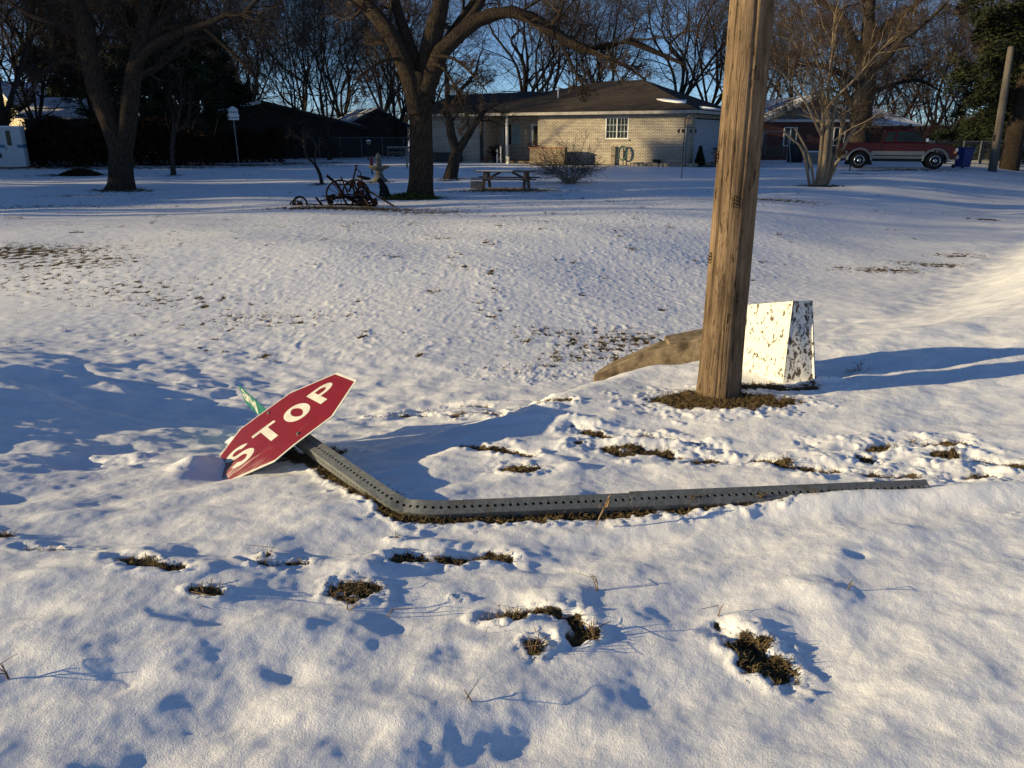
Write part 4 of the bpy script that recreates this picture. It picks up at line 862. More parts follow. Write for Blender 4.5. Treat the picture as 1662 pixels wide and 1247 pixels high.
SC = Vector((-1.302, 4.116, .046)); sy = Vector((-.49663, .856405, -.141169)).normalized(); sx_ = Vector((.731815, .500607, .462427)); sx_ = (sx_-sy*sx_.dot(sy)).normalized(); sz = sx_.cross(sy)
KNEE = SC-sz*.05-sy*.42-o
path = Path(smooth_path(SC-sz*.05+sy*.40-o, BEND-o, RIGHT_END-o))
def frame_at(u, roll):
    t = path.tan(u); up = Vector((0, -math.cos(roll), math.sin(roll))); n = (up-t*up.dot(t)).normalized(); return t, n, t.cross(n)
def perforated(u0, u1, w, roll, holes=(True, True, True, True), pitch=.0335, hr=.0078, pinch=None):
    m_ = MB(); nc = int((u1-u0)/pitch); N = 12
    def P3(u, face, s):
        t, n, q = frame_at(u, roll); ww = w
        k = 1.0
        if pinch: k = 1-.42*math.exp(-((u-pinch)/.045)**2)
        dirs = [(n, q), (-q, n), (-n, -q), (q, -n)]; a, bb = dirs[face]
        sc = k if face in (0, 2) else 1.0; off = w/2*(k if face in (0, 2) else 1); lat = s*(1 if face in (0, 2) else k)
        return path(u)+a*off+bb*lat
    for f in range(4):
        for i in range(nc):
            uc = u0+(i+.5)*pitch; ring = []; outer = []
            for j in range(N):
                a = 2*math.pi*(j+.5)/N; ca, sa = math.cos(a), math.sin(a)
                ring.append(P3(uc+hr*ca, f, hr*sa)); k = min(pitch/2/max(abs(ca), 1e-6), w/2/max(abs(sa), 1e-6)); outer.append((uc+k*ca, k*sa))
            # corners snapped in
            for cx, cy in ((1, 1), (-1, 1), (-1, -1), (1, -1)):
                tgt = (uc+cx*pitch/2, cy*w/2); j = min(range(N), key=lambda q_: abs(outer[q_][0]-tgt[0])/pitch+abs(outer[q_][1]-tgt[1])/w); outer[j] = tgt
            out = [P3(x, f, y) for x, y in outer]
            fs = [(j, (j+1) % N, N+(j+1) % N, N+j) for j in range(N)]
            if not holes[f]: fs = fs+[tuple(range(N))]
            m_.add(ring+out, fs)
    me = bpy.data.meshes.new('post'); me.from_pydata(m_.v, [], m_.f); bm = bmesh.new(); bm.from_mesh(me); bmesh.ops.remove_doubles(bm, verts=bm.verts, dist=.0006); bmesh.ops.recalc_face_normals(bm, faces=bm.faces); bm.to_mesh(me); bm.free(); return me
ROLL = R(61)
ubend = min((i*path.L/400 for i in range(401)), key=lambda u: (path(u)-(BEND-o)).length)
usleeve = ubend+.98
pm = perforated(0, usleeve+.06, .072, ROLL, pinch=ubend-.02); po = link('post', pm, M['steel'], ss); md = po.modifiers.new('wall', 'SOLIDIFY'); md.thickness = .003; md.offset = -1
sm = perforated(usleeve, path.L, .081, ROLL); so = link('anchor_sleeve', sm, M['steel'], ss); md = so.modifiers.new('wall', 'SOLIDIFY'); md.thickness = .003; md.offset = -1
# sign plate: local x along the word, y up the post, z out of the face
Ms = Matrix((sx_, sy, sz)).transposed().to_4x4(); Ms.translation = SC-o-sz*.048
def curl(x, y):
    z = 0
    if x < -.06: z -= .10*(-.06-x)**2+.10*max(0, -.06-x)*max(0, -y)
    return z
W2 = .45
def octa(s): 
    k = s*math.tan(math.pi/8); return [(k, s), (s, k), (s, -k), (k, -s), (-k, -s), (-s, -k), (-s, k), (-k, s)]
def plate(name, poly, z0, z1, m_, parent, res=.03):
    bm = bmesh.new(); f = bm.faces.new([bm.verts.new((x, y, 0)) for x, y in poly])
    xs_ = [p[0] for p in poly]; x = min(xs_)+res
    while x < max(xs_)-.001:
        bmesh.ops.bisect_plane(bm, geom=bm.verts[:]+bm.edges[:]+bm.faces[:], plane_co=(x, 0, 0), plane_no=(1, 0, 0)); x += res
    x = min(p[1] for p in poly)+.06
    while x < max(p[1] for p in poly)-.001:
        bmesh.ops.bisect_plane(bm, geom=bm.verts[:]+bm.edges[:]+bm.faces[:], plane_co=(0, x, 0), plane_no=(0, 1, 0)); x += .06
    top = bm.faces[:]; bmesh.ops.recalc_face_normals(bm, faces=top)
    r = bmesh.ops.extrude_face_region(bm, geom=top); vv = [g for g in r['geom'] if isinstance(g, bmesh.types.BMVert)]
    for v in bm.verts: v.co.z = z0
    for v in vv: v.co.z = z1
    for v in bm.verts: v.co.z += curl(v.co.x, v.co.y)
    bmesh.ops.recalc_face_normals(bm, faces=bm.faces); me = bpy.data.meshes.new(name); bm.to_mesh(me); bm.free()
    return link(name, me, m_, parent)
PO = .045                                       # plate stands on the outer face of the post
back = plate('sign_plate', octa(W2), PO, PO+.003, M['sign_white'], ss); back.matrix_local = Ms
face = plate('red_face', octa(W2-.017), PO+.0035, PO+.0042, M['sign_red'], back)
def ribbon(pts, w, closed=False):
    n = len(pts); Lf, Rt = [], []
    for i, p in enumerate(pts):
        a = Vector(pts[(i-1) % n] if (i or closed) else p); c = Vector(pts[(i+1) % n] if (i < n-1 or closed) else p); t = (c-a).normalized(); nn = Vector((-t.y, t.x)); p = Vector(p)
        ww = w(i/(n-1)) if callable(w) else w
        Lf.append(p+nn*ww/2); Rt.append(p-nn*ww/2)
    return Lf, Rt
def letter(strokes, parent, z, m_, name='letter', xf=lambda x, y: (x, y), zf=None):
    mb = MB(); zf = zf or (lambda x, y: curl(x, y))
    for pts, w, closed in strokes:
        q = []
        for i in range(len(pts)-(0 if closed else 1)):     # densify
            a = Vector(pts[i]); c = Vector(pts[(i+1) % len(pts)]); k = max(1, int((c-a).length/.025)); q += [a.lerp(c, j/k) for j in range(k)]
        if not closed: q.append(Vector(pts[-1]))
        Lf, Rt = ribbon(q, w, closed); n = len(q); vs_ = []
        for zz_ in (z, z+.0008):
            for p in Lf+Rt:
                x, y = xf(p.x, p.y); vs_.append((x, y, zz_+zf(x, y)))
        N = 2*n; fs = []
        for i in range(n-(0 if closed else 1)):
            j = (i+1) % n; fs += [(N+i, N+j, N+n+j, N+n+i), (i, n+i, n+j, j), (i, j, N+j, N+i), (n+i, N+n+i, N+n+j, n+j)]
        if not closed: fs += [(0, N, N+n, n), (n-1, 2*n-1, N+2*n-1, N+n-1)]
        mb.add(vs_, fs)
    return mb.build(name, m_, parent)
LH = .302; LW = .156; ST = .046
def arc(cx, cy, rx, ry, a0, a1, n=16): return [(cx+rx*math.cos(a0+(a1-a0)*i/n), cy+ry*math.sin(a0+(a1-a0)*i/n)) for i in range(n+1)]
h2 = LH/2; s2 = ST/2; hw_ = LW/2
GL = {'S': [(arc(0, h2-s2-.060, hw_-s2, 0.060, R(12), R(270), 18)+arc(0, -h2+s2+.060+.007, hw_-s2, .067, R(90), R(-168), 18), ST, False)],
      'T': [([(-hw_, h2-s2), (hw_, h2-s2)], ST, False), ([(0, h2-ST), (0, -h2)], ST*1.05, False)],
      'O': [(arc(0, 0, hw_-s2, h2-s2, 0, 2*math.pi, 36)[:-1], ST, True)],
      'P': [([(-hw_+s2, h2), (-hw_+s2, -h2)], ST, False), ([(-hw_+ST, h2-s2), (hw_-s2-.055, h2-s2)]+arc(hw_-s2-.058, h2-s2-.062, .058, .062, R(88), R(-88), 14)+[(hw_-s2-.058, h2-s2-.124), (-hw_+ST, h2-s2-.124)], ST*.95, False)]}
for i, ch in enumerate('STOP'):
    cx = (-1.5+i)*.194
    letter(GL[ch], back, PO+.0046, M['sign_white'], xf=lambda x, y, cx=cx: (x+cx, y))
for y in (.345, -.345):
    m_ = MB(); c = (0, y, PO+.0042); m_.lathe([(.014, 0), (.014, .002), (.0085, .0025), (.0085, .009), (.006, .010)], 6, c); m_.build('bolt', M['steel'], back)
# street name blade at the far end of the post
E0, E1 = at(431, 673, 4.72), at(382, 628, 5.12)
bx = (E0-E1).normalized()                        # word reads from the post end... towards the tip
wv = Vector((-.069, .126, -.073)).normalized(); bz = Vector((-.3, -.35, .9))
bx2 = (E1-E0).normalized(); by2 = (wv-bx2*wv.dot(bx2)).normalized(); bz2 = bx2.cross(by2)
LB = (E1-E0).length+.10; BW = .165
Mb_ = Matrix((bx2, by2, bx2.cross(by2))).transposed().to_4x4(); Mb_.translation = E1-bx2*LB-o+Vector((.02, 0, .02))
mb = MB(); poly = [(0, 0), (LB-.03, 0), (LB-.008, .008), (LB, .03), (LB, BW-.03), (LB-.008, BW-.008), (LB-.03, BW), (0, BW)]
mb.add([(x, y, -.0015) for x, y in poly]+[(x, y, .0015) for x, y in poly], [tuple(range(8)), tuple(range(15, 7, -1))]+[(i, (i+1) % 8, 8+(i+1) % 8, 8+i) for i in range(8)])
blade = mb.build('street_name_blade', M['sign_green'], ss); blade.matrix_local = Mb_
sgn = 1
def blade_letter(strokes, cx, s):
    letter(strokes, blade, .0018 if sgn > 0 else -.0026, M['sign_white'], xf=lambda x, y: (cx+x*s, BW/2+y*s), zf=lambda x, y: 0)
GA = {'A': [([(-.05, -.07), (0, .07), (.05, -.07)], .026, False), ([(-.028, -.025), (.028, -.025)], .02, False)], 'v': [([(-.04, .03), (0, -.07), (.04, .03)], .024, False)],
      'e': [(arc(0, -.02, .036, .045, R(0), R(315), 18), .022, False), ([(-.03, -.02), (.036, -.02)], .018, False)]}
for ch, cx in (('A', LB-.235), ('v', LB-.145), ('e', LB-.07)): blade_letter(GA[ch], cx, .92)
# a dry stalk caught on the post
p = Vector((at(985, 812, 3.0))); t = thing('dry_weed', 'dry forked weed stalk draped over the front of the steel post', 'weed', (p.x, p.y-.03, surf(p.x, 2.97)))
m_ = MB(); q = Vector((0, 0, 0)); p0 = at(968, 852, 2.955)-t.location; p1 = at(974, 838, 2.955)-t.location; p2 = at(982, 822, 2.97)-t.location; p3 = at(988, 808, 2.985)-t.location
m_.tube([p0, p1, p2, p3], [.003, .004, .0045, .004], 5); m_.tube([p2, p2+Vector((-.02, -.005, .012)), p2+Vector((-.03, -.01, -.005))], [.003, .002, .001], 4); m_.tube([p3, p3+Vector((.008, 0, .012))], [.006, .003], 5); m_.tube([p2, p2+Vector((.01, -.008, .004)), p3+Vector((.004, -.006, -.004))], [.006, .008, .004], 5); m_.build('stalk', M['weed'], t)

# ------------------------------------------------------------------ dead grass
def blades(n, pick, hmin, hmax, seed, lean=.8):
    rng = rngs(seed); P = []
    xy = pick(n, rng); m = len(xy); P = np.zeros((m, 4, 3)); P[:, 0] = xy
    d = nrm(np.stack([rng.normal(0, lean, m), rng.normal(0, lean, m), np.full(m, .8)], 1)); L = rng.uniform(hmin, hmax, m)
    for j in range(1, 4): d = nrm(d+rng.normal(0, .3, d.shape)+np.array([0, 0, -.15])); P[:, j] = P[:, j-1]+d*(L/3)[:, None]
    return tubes(P, np.linspace(.0019, .0007, 4)[None].repeat(m, 0), 3)
sm_ = (SOILM > .55); near = sm_ & (GY.ravel() < 7.5) & (GY.ravel() > 1.4) & (np.abs(GX.ravel()) < 5); cand = np.nonzero(near)[0]
def pick_soil(n, rng):
    i = rng.choice(cand, n); return np.stack([GX.ravel()[i]+rng.normal(0, .006, n), GY.ravel()[i]+rng.normal(0, .006, n), H[i]-.003], 1)
V, F = blades(34000, pick_soil, .015, .045, 5, 1.2)
tag(link('dry_grass', np_mesh('dry_grass', V, F), M['dry_grass']), 'short dead grass and litter showing in the bare patches of the snow', 'grass', kind='stuff')
far = (SOILM > .35) & (GY.ravel() >= 5.5) & (GY.ravel() < 26) & (np.abs(GX.ravel()) < GY.ravel()*.72); cand2 = np.nonzero(far)[0]
def pick_far(n, rng):
    w = GY.ravel()[cand2]**1.0; i = rng.choice(cand2, n, p=w/w.sum()); return np.stack([GX.ravel()[i]+rng.normal(0, .01, n), GY.ravel()[i]+rng.normal(0, .01, n), H[i]-.003], 1)
def blades2(n):
    rng = rngs(6); xy = pick_far(n, rng); P = np.zeros((n, 3, 3)); P[:, 0] = xy; d = nrm(np.stack([rng.normal(0, .8, n), rng.normal(0, .8, n), np.full(n, .8)], 1)); L = rng.uniform(.03, .07, n)
    for j in (1, 2): d = nrm(d+rng.normal(0, .3, d.shape)); P[:, j] = P[:, j-1]+d*(L/2)[:, None]
    return tubes(P, np.linspace(.003, .001, 3)[None].repeat(n, 0), 3)
tag(link('lawn_grass', np_mesh('lawn_grass', *blades2(15000)), M['dry_grass']), 'dead lawn grass showing through the thin snow of the far lawn', 'grass', kind='stuff')
def tuft(px, py, n, h, spread, seed, label, mt_='dry_grass', stalks=1, pos=None):
    c = pos or gs(px, py); rng = rngs(seed); t = thing('dead_grass_tuft', label, 'grass tuft', c)
    m = n; P = np.zeros((m, 4, 3)); P[:, 0, :2] = rng.normal(0, spread*.35, (m, 2)); P[:, 0, 2] = -.01; d = nrm(np.stack([rng.normal(0, .8, m), rng.normal(-.1, .6, m), np.full(m, .75)], 1)); L = rng.uniform(.4, 1.1, m)*h
    for j in range(1, 4): d = nrm(d+rng.normal(0, .25, d.shape)+np.array([0, 0, -.22])); P[:, j] = P[:, j-1]+d*(L/3)[:, None]
    if n > 9: link('blades', np_mesh('blades', *tubes(P, np.linspace(.0016, .0006, 4)[None].repeat(m, 0), 3)), M[mt_], t)
    m_ = MB()
    for k in range(stalks):
        a = rng.uniform(0, 6.28); q = [Vector((0, 0, -.01))]; dv = Vector((math.cos(a)*.3, math.sin(a)*.3, 1)).normalized()
        for j in range(4): dv = (dv+Vector(rng.normal(0, .22, 3))).normalized(); q.append(q[-1]+dv*h*.32)
        m_.tube(q, [.0028, .0024, .002, .0016, .001], 5); m_.tube([q[2], q[2]+Vector((rng.normal(0, .02), rng.normal(0, .02), .02)), q[2]+Vector((rng.normal(0, .04), rng.normal(0, .04), .03))], [.0018, .0014, .0008], 4)
    m_.build('stalk', M['weed'], t)
for i, (px, py, n, h, sp, st, lab) in enumerate([
 (335, 966, 90, .05, .07, 2, 'spiky dead grass tuft with one tall stem in the snow at lower left'), (580, 950, 190, .045, .10, 1, 'thick domed tuft of dead grass under a cap of snow left of centre'), (563, 985, 8, .06, .03, 2, 'pale forked weed stem standing just below the domed grass tuft'),
 (690, 905, 170, .035, .16, 0, 'brown clump of grass in the melted strip below the bend of the post'), (732, 905, 80, .035, .08, 0, 'small brown grass clump right of the clump below the post bend'), (225, 912, 90, .035, .10, 0, 'flattened brown grass clump on the snow hump at far left'), (278, 922, 60, .03, .07, 0, 'little dark grass clump right of the far left snow hump'),
 (820, 1002, 110, .03, .10, 0, 'low dark clump of grass at the edge of the broken snow in the foreground'), (868, 1056, 40, .06, .05, 3, 'ragged bunch of dry stalks leaning left in the foreground snow'), (962, 1032, 45, .055, .04, 2, 'short upright bunch of straw right of the ragged dry stalks'),
 (1243, 1066, 190, .03, .16, 0, 'patch of dead grass in the oval melt hole at lower right'), (845, 764, 130, .03, .10, 0, 'round clump of dark grass poking from the snow behind the post'), (15, 1105, 6, .05, .02, 2, 'thin twiggy weed at the lower left edge of the picture'), (970, 962, 3, .06, .02, 2, 'thin dry stem with a side twig standing in the snow below the post'),
 (628, 990, 3, .045, .01, 1, 'single short straw right of the domed grass tuft'), (765, 1145, 3, .04, .01, 1, 'single reddish stem in the open foreground snow'), (1375, 965, 2, .05, .01, 1, 'lone thin grass stem right of the snow crest at lower right'), (430, 905, 30, .03, .05, 1, 'sparse straw beside the hollow left of the domed tuft'), (1395, 605, 40, .07, .12, 3, 'dark withered weed heads in the shadow right of the white box'), (1165, 1000, 2, .05, .01, 1, 'bent dry stem above the oval melt hole')]):
    tuft(px, py, n, h, sp, 200+i, lab, stalks=st)
for i, (f, n, lab) in enumerate([(.20, 26, 'small clot of dead grass stuck on the steel sleeve near its joint'), (.42, 40, 'larger clot of dead grass stuck halfway along the steel sleeve'), (.60, 34, 'clot of dirt and grass towards the buried end of the sleeve')]):
    u = usleeve+(path.L-usleeve)*f; tuft(0, 0, n, .035, .045, 300+i, lab, stalks=0, pos=path(u)+o_ss+frame_at(u, ROLL)[1]*.042)

# ------------------------------------------------------------------ the brick house
HR = Vector((9.3, 42.8, hgt(9.3, 42.8)+.02)); HRZ = math.atan2(-.484, .875)
house = thing('brick_house', 'long low house of whitewashed brick with a dark hipped roof and front porch', 'house', HR, HRZ)
WT = 2.66
m_ = MB()                                        # walls: shell pieces butted end to end
T_ = .2
def wall_with_hole(x0, x1, y, holes, z1=WT):     # in the xz plane, thickness T_ behind y
    x = x0
    for hx0, hx1, hz0, hz1 in sorted(holes):
        m_.box(((x+hx0)/2, y+T_/2, z1/2), (hx0-x, T_, z1))
        if hz0 > 0: m_.box(((hx0+hx1)/2, y+T_/2, hz0/2), (hx1-hx0, T_, hz0))
        m_.box(((hx0+hx1)/2, y+T_/2, (z1+hz1)/2), (hx1-hx0, T_, z1-hz1)); x = hx1
    m_.box(((x+x1)/2, y+T_/2, z1/2), (x1-x, T_, z1))
WIN = (-4.72, -3.36, 1.36, 2.5); PW = (-12.25, -10.75, .95, 2.25); DOOR = (-10.3, -9.3, .1, 2.2); SW = (-9.1, -8.95+.1, .7, 2.25)
wall_with_hole(-8.82, 0, 0, [WIN]); wall_with_hole(-17.2, -12.76, 0, [])
wall_with_hole(-12.56, -9.02, 1.7, [(-12.2, -11.0, .95, 2.25), (-10.35, -9.4, .1, 2.25)])
m_.box((-12.66, .2+.85, WT/2), (.2, 1.7, WT)); m_.box((-8.92, .2+.85, WT/2), (.2, 1.7, WT))
m_.box((-.1, .2+.45, WT/2), (.2, .9, WT)); m_.box((-.1, 8.1, WT/2), (.2, 1.8, WT)); m_.box((-.1, 4.15, WT-.1), (.2, 6.1, .2)); m_.box((-17.1, 4.6, WT/2), (.2, 8.8, WT)); m_.box((-8.6, 9.1, WT/2), (16.8, .2, WT))
m_.build('wall', M['white_brick'], house)
m_ = MB()
for i in range(int(8.8/.105)):
    x = -8.78+i*.105
    if WIN[0]-.1 < x < WIN[1]+.1: continue
    m_.box((x, -.006, WT-.13), (.094, .03, .24))
m_.build('soldier_course', M['white_brick'], house)
# roof
e0, ez = -.55, 2.82; ridge = [(-17.7, 4.5, 4.15), (-10.5, 4.5, 4.2), (-6.8, 4.5, 4.66), (-4.3, 4.5, 4.68)]
fe = [(-17.7, e0, ez), (-10.5, e0, ez), (-6.8, e0, ez), (-4.3, e0, ez), (.55, e0, ez)]; be = [(x, 9.55, z) for x, y, z in fe]
m_ = MB(); vs_ = ridge+fe+be; m_.add(vs_, [(0, 1, 5, 4), (1, 2, 6, 5), (2, 3, 7, 6), (3, 8, 7), (3, 13, 8), (1, 0, 9, 10), (2, 1, 10, 11), (3, 2, 11, 12), (3, 12, 13), (0, 4, 9)])
rf = m_.build('roof', M['shingle'], house); md = rf.modifiers.new('t', 'SOLIDIFY'); md.thickness = .06; md.offset = -1
m_ = MB(); m_.box((-8.57, e0-.01, ez-.10), (18.25, .12, .15)); m_.box((.56, 4.5, ez-.10), (.12, 9.9, .15)); m_.build('gutter', M['trim'], house)
m_ = MB(); m_.box((-8.57, -.24, ez-.15), (18.1, .5, .03)); m_.box((-10.8, .85, WT+.02), (3.6, 1.66, .03)); m_.box((.28, 4.6, ez-.15), (.5, 9, .03)); m_.build('soffit', M['dark_trim'], house)
m_ = MB(); m_.box((-.12, -.07, 1.3), (.08, .07, 2.6)); m_.build('downspout', M['grey_metal'], house)
m_ = MB(); m_.tube([(-8.9, 2.6, 3.4), (-8.9, 2.6, 4.35)], .045, 8); m_.build('vent_pipe', M['white_trim'], house)
def roofpatch(pts, name='roof_snow'):
    m = MB(); n = len(pts); up = Vector((0, 0, .05)); m.add([Vector(p) for p in pts]+[Vector(p)+up for p in pts], [tuple(range(n)), tuple(range(2*n-1, n-1, -1))]+[(i, (i+1) % n, n+(i+1) % n, n+i) for i in range(n)]); m.build(name, M['snow_plain'], house, True)
def fr(x, y): return (x, y, ez+(y-e0)/(4.5-e0)*(4.68-ez)+.01)
roofpatch([fr(-2.2, 1.0), fr(-1.7, .7), fr(-.9, .42), fr(-.35, .32), fr(-.45, .75), fr(-1.0, .82), fr(-1.6, 1.05)])
def rr_(x, y): k = (x-.55)/(-4.3-.55); return (x, y, ez+k*(4.68-ez)+.01)
roofpatch([rr_(.42, .6), rr_(.42, 3), rr_(.42, 6.5), rr_(.2, 6.5), rr_(.05, 3.5), rr_(.1, 1.2)])
def window(parent, x0, x1, z0, z1, y, cols, rows, frame, fw=.06, name='window', mid=True):
    m = MB(); m.box(((x0+x1)/2, y, z1-fw/2), (x1-x0, .09, fw)); m.box(((x0+x1)/2, y, z0+fw/2), (x1-x0, .09, fw)); m.box((x0+fw/2, y, (z0+z1)/2), (fw, .09, z1-z0-2*fw)); m.box((x1-fw/2, y, (z0+z1)/2), (fw, .09, z1-z0-2*fw))
    if mid: m.box(((x0+x1)/2, y, (z0+z1)/2), (fw, .09, z1-z0-2*fw))
    w = m.build(name, frame, parent); m = MB()
    m.box(((x0+x1)/2, y+.02, (z0+z1)/2), (x1-x0-2*fw-.002, .012, z1-z0-2*fw-.002)); m.build('pane', M['glass'], w)
    if cols:
        m = MB(); ins = .018
        for half in ((x0+fw, (x0+x1)/2-fw/2), ((x0+x1)/2+fw/2, x1-fw)):
            for i in range(1, cols): xx = half[0]+(half[1]-half[0])*i/cols; m.box((xx, y-.003, (z0+z1)/2), (ins, .02, z1-z0-2*fw))
            for j in range(1, rows): zz_ = z0+fw+(z1-z0-2*fw)*j/rows; m.box(((half[0]+half[1])/2, y-.006, zz_), (half[1]-half[0], .012, ins))
        m.build('muntins', M['white_trim'], w)
    return w
window(house, *WIN, .04, 3, 3, M['white_trim'])
m_ = MB(); m_.box(((WIN[0]+WIN[1])/2, -.02, WIN[2]-.04), (1.5, .12, .07)); m_.build('sill', M['white_brick'], house)
w = window(house, -12.2, -11.0, .95, 2.25, 1.76, 0, 0, M['trim']); m_ = MB(); m_.box((-11.32, 1.765, 1.6), (.5, .012, 1.16)); m_.build('curtain', M['curtain'], w)
d_ = MB(); d_.box((-9.87, 1.80, 1.17), (.93, .05, 2.14)); dr = d_.build('door', M['white_trim'], house); dr['label'] = 'white front door with a glass panel'
m_ = MB(); m_.box((-9.87, 1.77, 1.55), (.55, .02, 1.1)); m_.build('pane', M['glass'], dr); m_ = MB(); m_.lathe([(.03, 0), (.035, .03), (.01, .06)], 8, (-9.5, 1.76, 1.1), rotx(math.pi/2)); m_.build('handle', M['chrome'], dr)
m_ = MB(); m_.torus((-9.87, 1.745, 1.75), .13, .04, rotx(math.pi/2), 16, 6); m_.build('wreath', M['rust_red'], dr)
window(house, -9.38, -9.05, .75, 2.25, 1.68, 0, 0, M['dark_trim'], .04, mid=False)
m_ = MB(); m_.box((-10.9, -.12, WT/2), (.13, .13, WT)); m_.build('porch_post', M['white_trim'], house); m_ = MB(); m_.box((-12.68, -.12, WT/2), (.13, .13, WT)); m_.build('porch_post', M['dark_trim'], house)
m_ = MB(); m_.box((-10.8, .7, .06), (3.7, 1.9, .12)); m_.build('porch_slab', M['concrete'], house)
m_ = MB(); m_.box((-.12, 4.15, 1.2), (.06, 6.05, 2.4)); gd = m_.build('garage_door', M['garage_white'], house)
m_ = MB(); m_.box((-7.75, -.95, .42), (2.2, .34, .86)); m_.box((-8.72, -.38, .42), (.26, .74, .86)); pl_ = m_.build('planter', M['tan_brick'], house); m_ = MB(); m_.box((-7.75, -.95, .885), (2.3, .44, .06)); m_.box((-8.72, -.36, .885), (.34, .7, .06)); m_.build('planter_cap', M['terracotta'], pl_)

def H2(x, y, z=0):                               # house frame -> world
    c, s = math.cos(HRZ), math.sin(HRZ); return Vector((HR.x+c*x-s*y, HR.y+s*x+c*y, HR.z-.02+z))
def pot(x, y, r, h, label, m_='terracotta', plantm=None, ph=.3, cat='plant pot', name='plant_pot'):
    t = thing(name, label, cat, H2(x, y), HRZ); mb = MB(); mb.lathe([(r*.7, 0), (r*.95, h*.85), (r*1.08, h*.86), (r*1.08, h), (r*.9, h), (r*.85, h*.85)], 14); mb.build('pot', M[m_], t, True)
    if plantm:
        rng = rngs(int(abs(x)*100)); P = np.zeros((40, 4, 3)); d = nrm(np.stack([rng.normal(0, .5, 40), rng.normal(0, .5, 40), np.ones(40)], 1)); P[:, 0, 2] = h*.9
        for j in range(1, 4): d = nrm(d+rng.normal(0, .25, d.shape)); P[:, j] = P[:, j-1]+d*ph/3
        v1, f1 = tubes(P, np.linspace(.012, .004, 4)[None].repeat(40, 0), 3); v2, f2 = sprays(P[:, 1:].reshape(-1, 3), rng, 260, .09, .06); link('dead_plant', np_mesh('dead_plant', *join([(v1, f1), (v2, f2)]), False), M[plantm], t)
pot(-9.2, .3, .26, .6, 'tall grey urn with a bushy dead plant beside the front door', 'stone', 'hedge_leaf', .7)
pot(-8.95, -.1, .22, .5, 'grey planter pot right of the tall urn by the front door', 'stone')
pot(-1.55, -.35, .22, .32, 'black tapered tub on the stone edging under the brick wall', 'black_plastic')
pot(-11.6, -.3, .18, .4, 'dark bushy potted plant left of the porch post', 'black_plastic', 'hedge_leaf', .6)
pot(-12.3, -.2, .16, .3, 'terracotta pot below the porch window', 'terracotta')
pot(1.1, 2.2, .2, .36, 'dark pot with a shrub in front of the garage door', 'black_plastic', 'hedge_leaf', .7)
for k, (x, hh) in enumerate([(-11.35, .75), (-11.1, .95)]):
    t = thing('bollard_post', ['short pale post left of the porch post', 'slightly taller pale post next to the porch post'][k], 'post', H2(x, -.5), HRZ); mb = MB(); mb.lathe([(.05, 0), (.05, hh-.08), (.065, hh-.07), (.065, hh-.03), (.03, hh)], 10); mb.build('shaft', M['white_trim'], t); mb = MB(); mb.lathe([(.06, 0), (.06, .03), (.01, .08)], 10, (0, 0, hh)); mb.build('cap', M['tan'], t)
t = thing('garden_hose', 'green hose coiled on a rack against the brick wall under the window', 'hose', H2(-3.55, -.18), HRZ); mb = MB()
for k in range(5): mb.torus((0, -.02*k, .62+.01*k), .36+.012*(k % 3), .022, rotx(math.pi/2) @ Matrix.Diagonal((.62, 1, 1)).to_3x3(), 28, 6)
mb.build('coil', M['green_hose'], t, True); mb = MB(); mb.box((0, .06, .5), (.05, .03, 1.0)); mb.box((0, 0, .98), (.2, .14, .03)); mb.build('rack', M['dark_trim'], t)
t = thing('garden_board', 'tall rounded wooden garden ornament leaning on the wall left of the hose', 'ornament', H2(-4.15, -.16), HRZ); mb = MB(); mb.prism([(-.12, 0), (.12, 0), (.13, .85), (.10, .98), (0, 1.05), (-.10, .98), (-.13, .85)], 0, .04); mb.build('board', M['grey_wood'], t); mb = MB(); mb.box((0, -.012, .5), (.2, .02, .06)); mb.build('slat', M['old_wood'], t)
# stone edging of the flower bed
rng = random.Random(77)
def stone_mesh(seed, r):
    bm = bmesh.new(); bmesh.ops.create_icosphere(bm, subdivisions=2, radius=r); rg_ = random.Random(seed)
    for v in bm.verts: v.co = Vector((v.co.x*1.5, v.co.y, v.co.z*.8))*(1+rg_.uniform(-.12, .12))
    me = bpy.data.meshes.new('edging_stone'); bm.to_mesh(me); bm.free(); me.materials.append(M['rock']); me.polygons.foreach_set('use_smooth', [True]*len(me.polygons)); return me
stones = [stone_mesh(i, .12+.02*i) for i in range(4)]
for i in range(24):
    x = -2.9+i*.2; y = -.62+rng.uniform(-.08, .08)
    if x > -.2: x, y = .3+(i-14)*.05, -.5+(i-14)*.42
    o_ = bpy.data.objects.new('edging_stone', stones[i % 4]); COL.objects.link(o_); o_.location = H2(x, y, .07); o_.rotation_euler = (0, 0, rng.uniform(0, 3))
    tag(o_, 'rough tan stone in the bed edging at the house corner', 'stone', 'edging stones at the house corner')
# clutter by the garage
t = thing('garden_cone', 'dark pointed topiary cone at the corner of the house', 'topiary', H2(.5, .7), HRZ); c_ = rngs(5); n = 5200; z = c_.random(n)**1.4*.95; a = c_.uniform(0, 6.28, n); r_ = .26*(1-z/.98)+.02
link('foliage', np_mesh('foliage', *sprays(np.stack([np.cos(a)*r_, np.sin(a)*r_, z+.08], 1), c_, n, .05, .01), False), M['needle'], t); mb = MB(); mb.tube([(0, 0, -.05), (0, 0, .7)], [.03, .01], 6); mb.build('stem', M['bark_dark'], t)
t = thing('garden_statue', 'pale garden figure standing in front of the garage door', 'statue', H2(1.1, 4.3), HRZ); mb = MB(); mb.lathe([(.16, 0), (.16, .12), (.10, .16), (.13, .4), (.10, .6), (.05, .68), (.07, .78), (.02, .86)], 12); mb.build('figure', M['stone'], t, True); mb = MB(); mb.tube([(0, 0, .5), (.14, -.05, .62), (.2, -.05, .8)], [.04, .03, .02], 6); mb.build('arm', M['stone'], t)
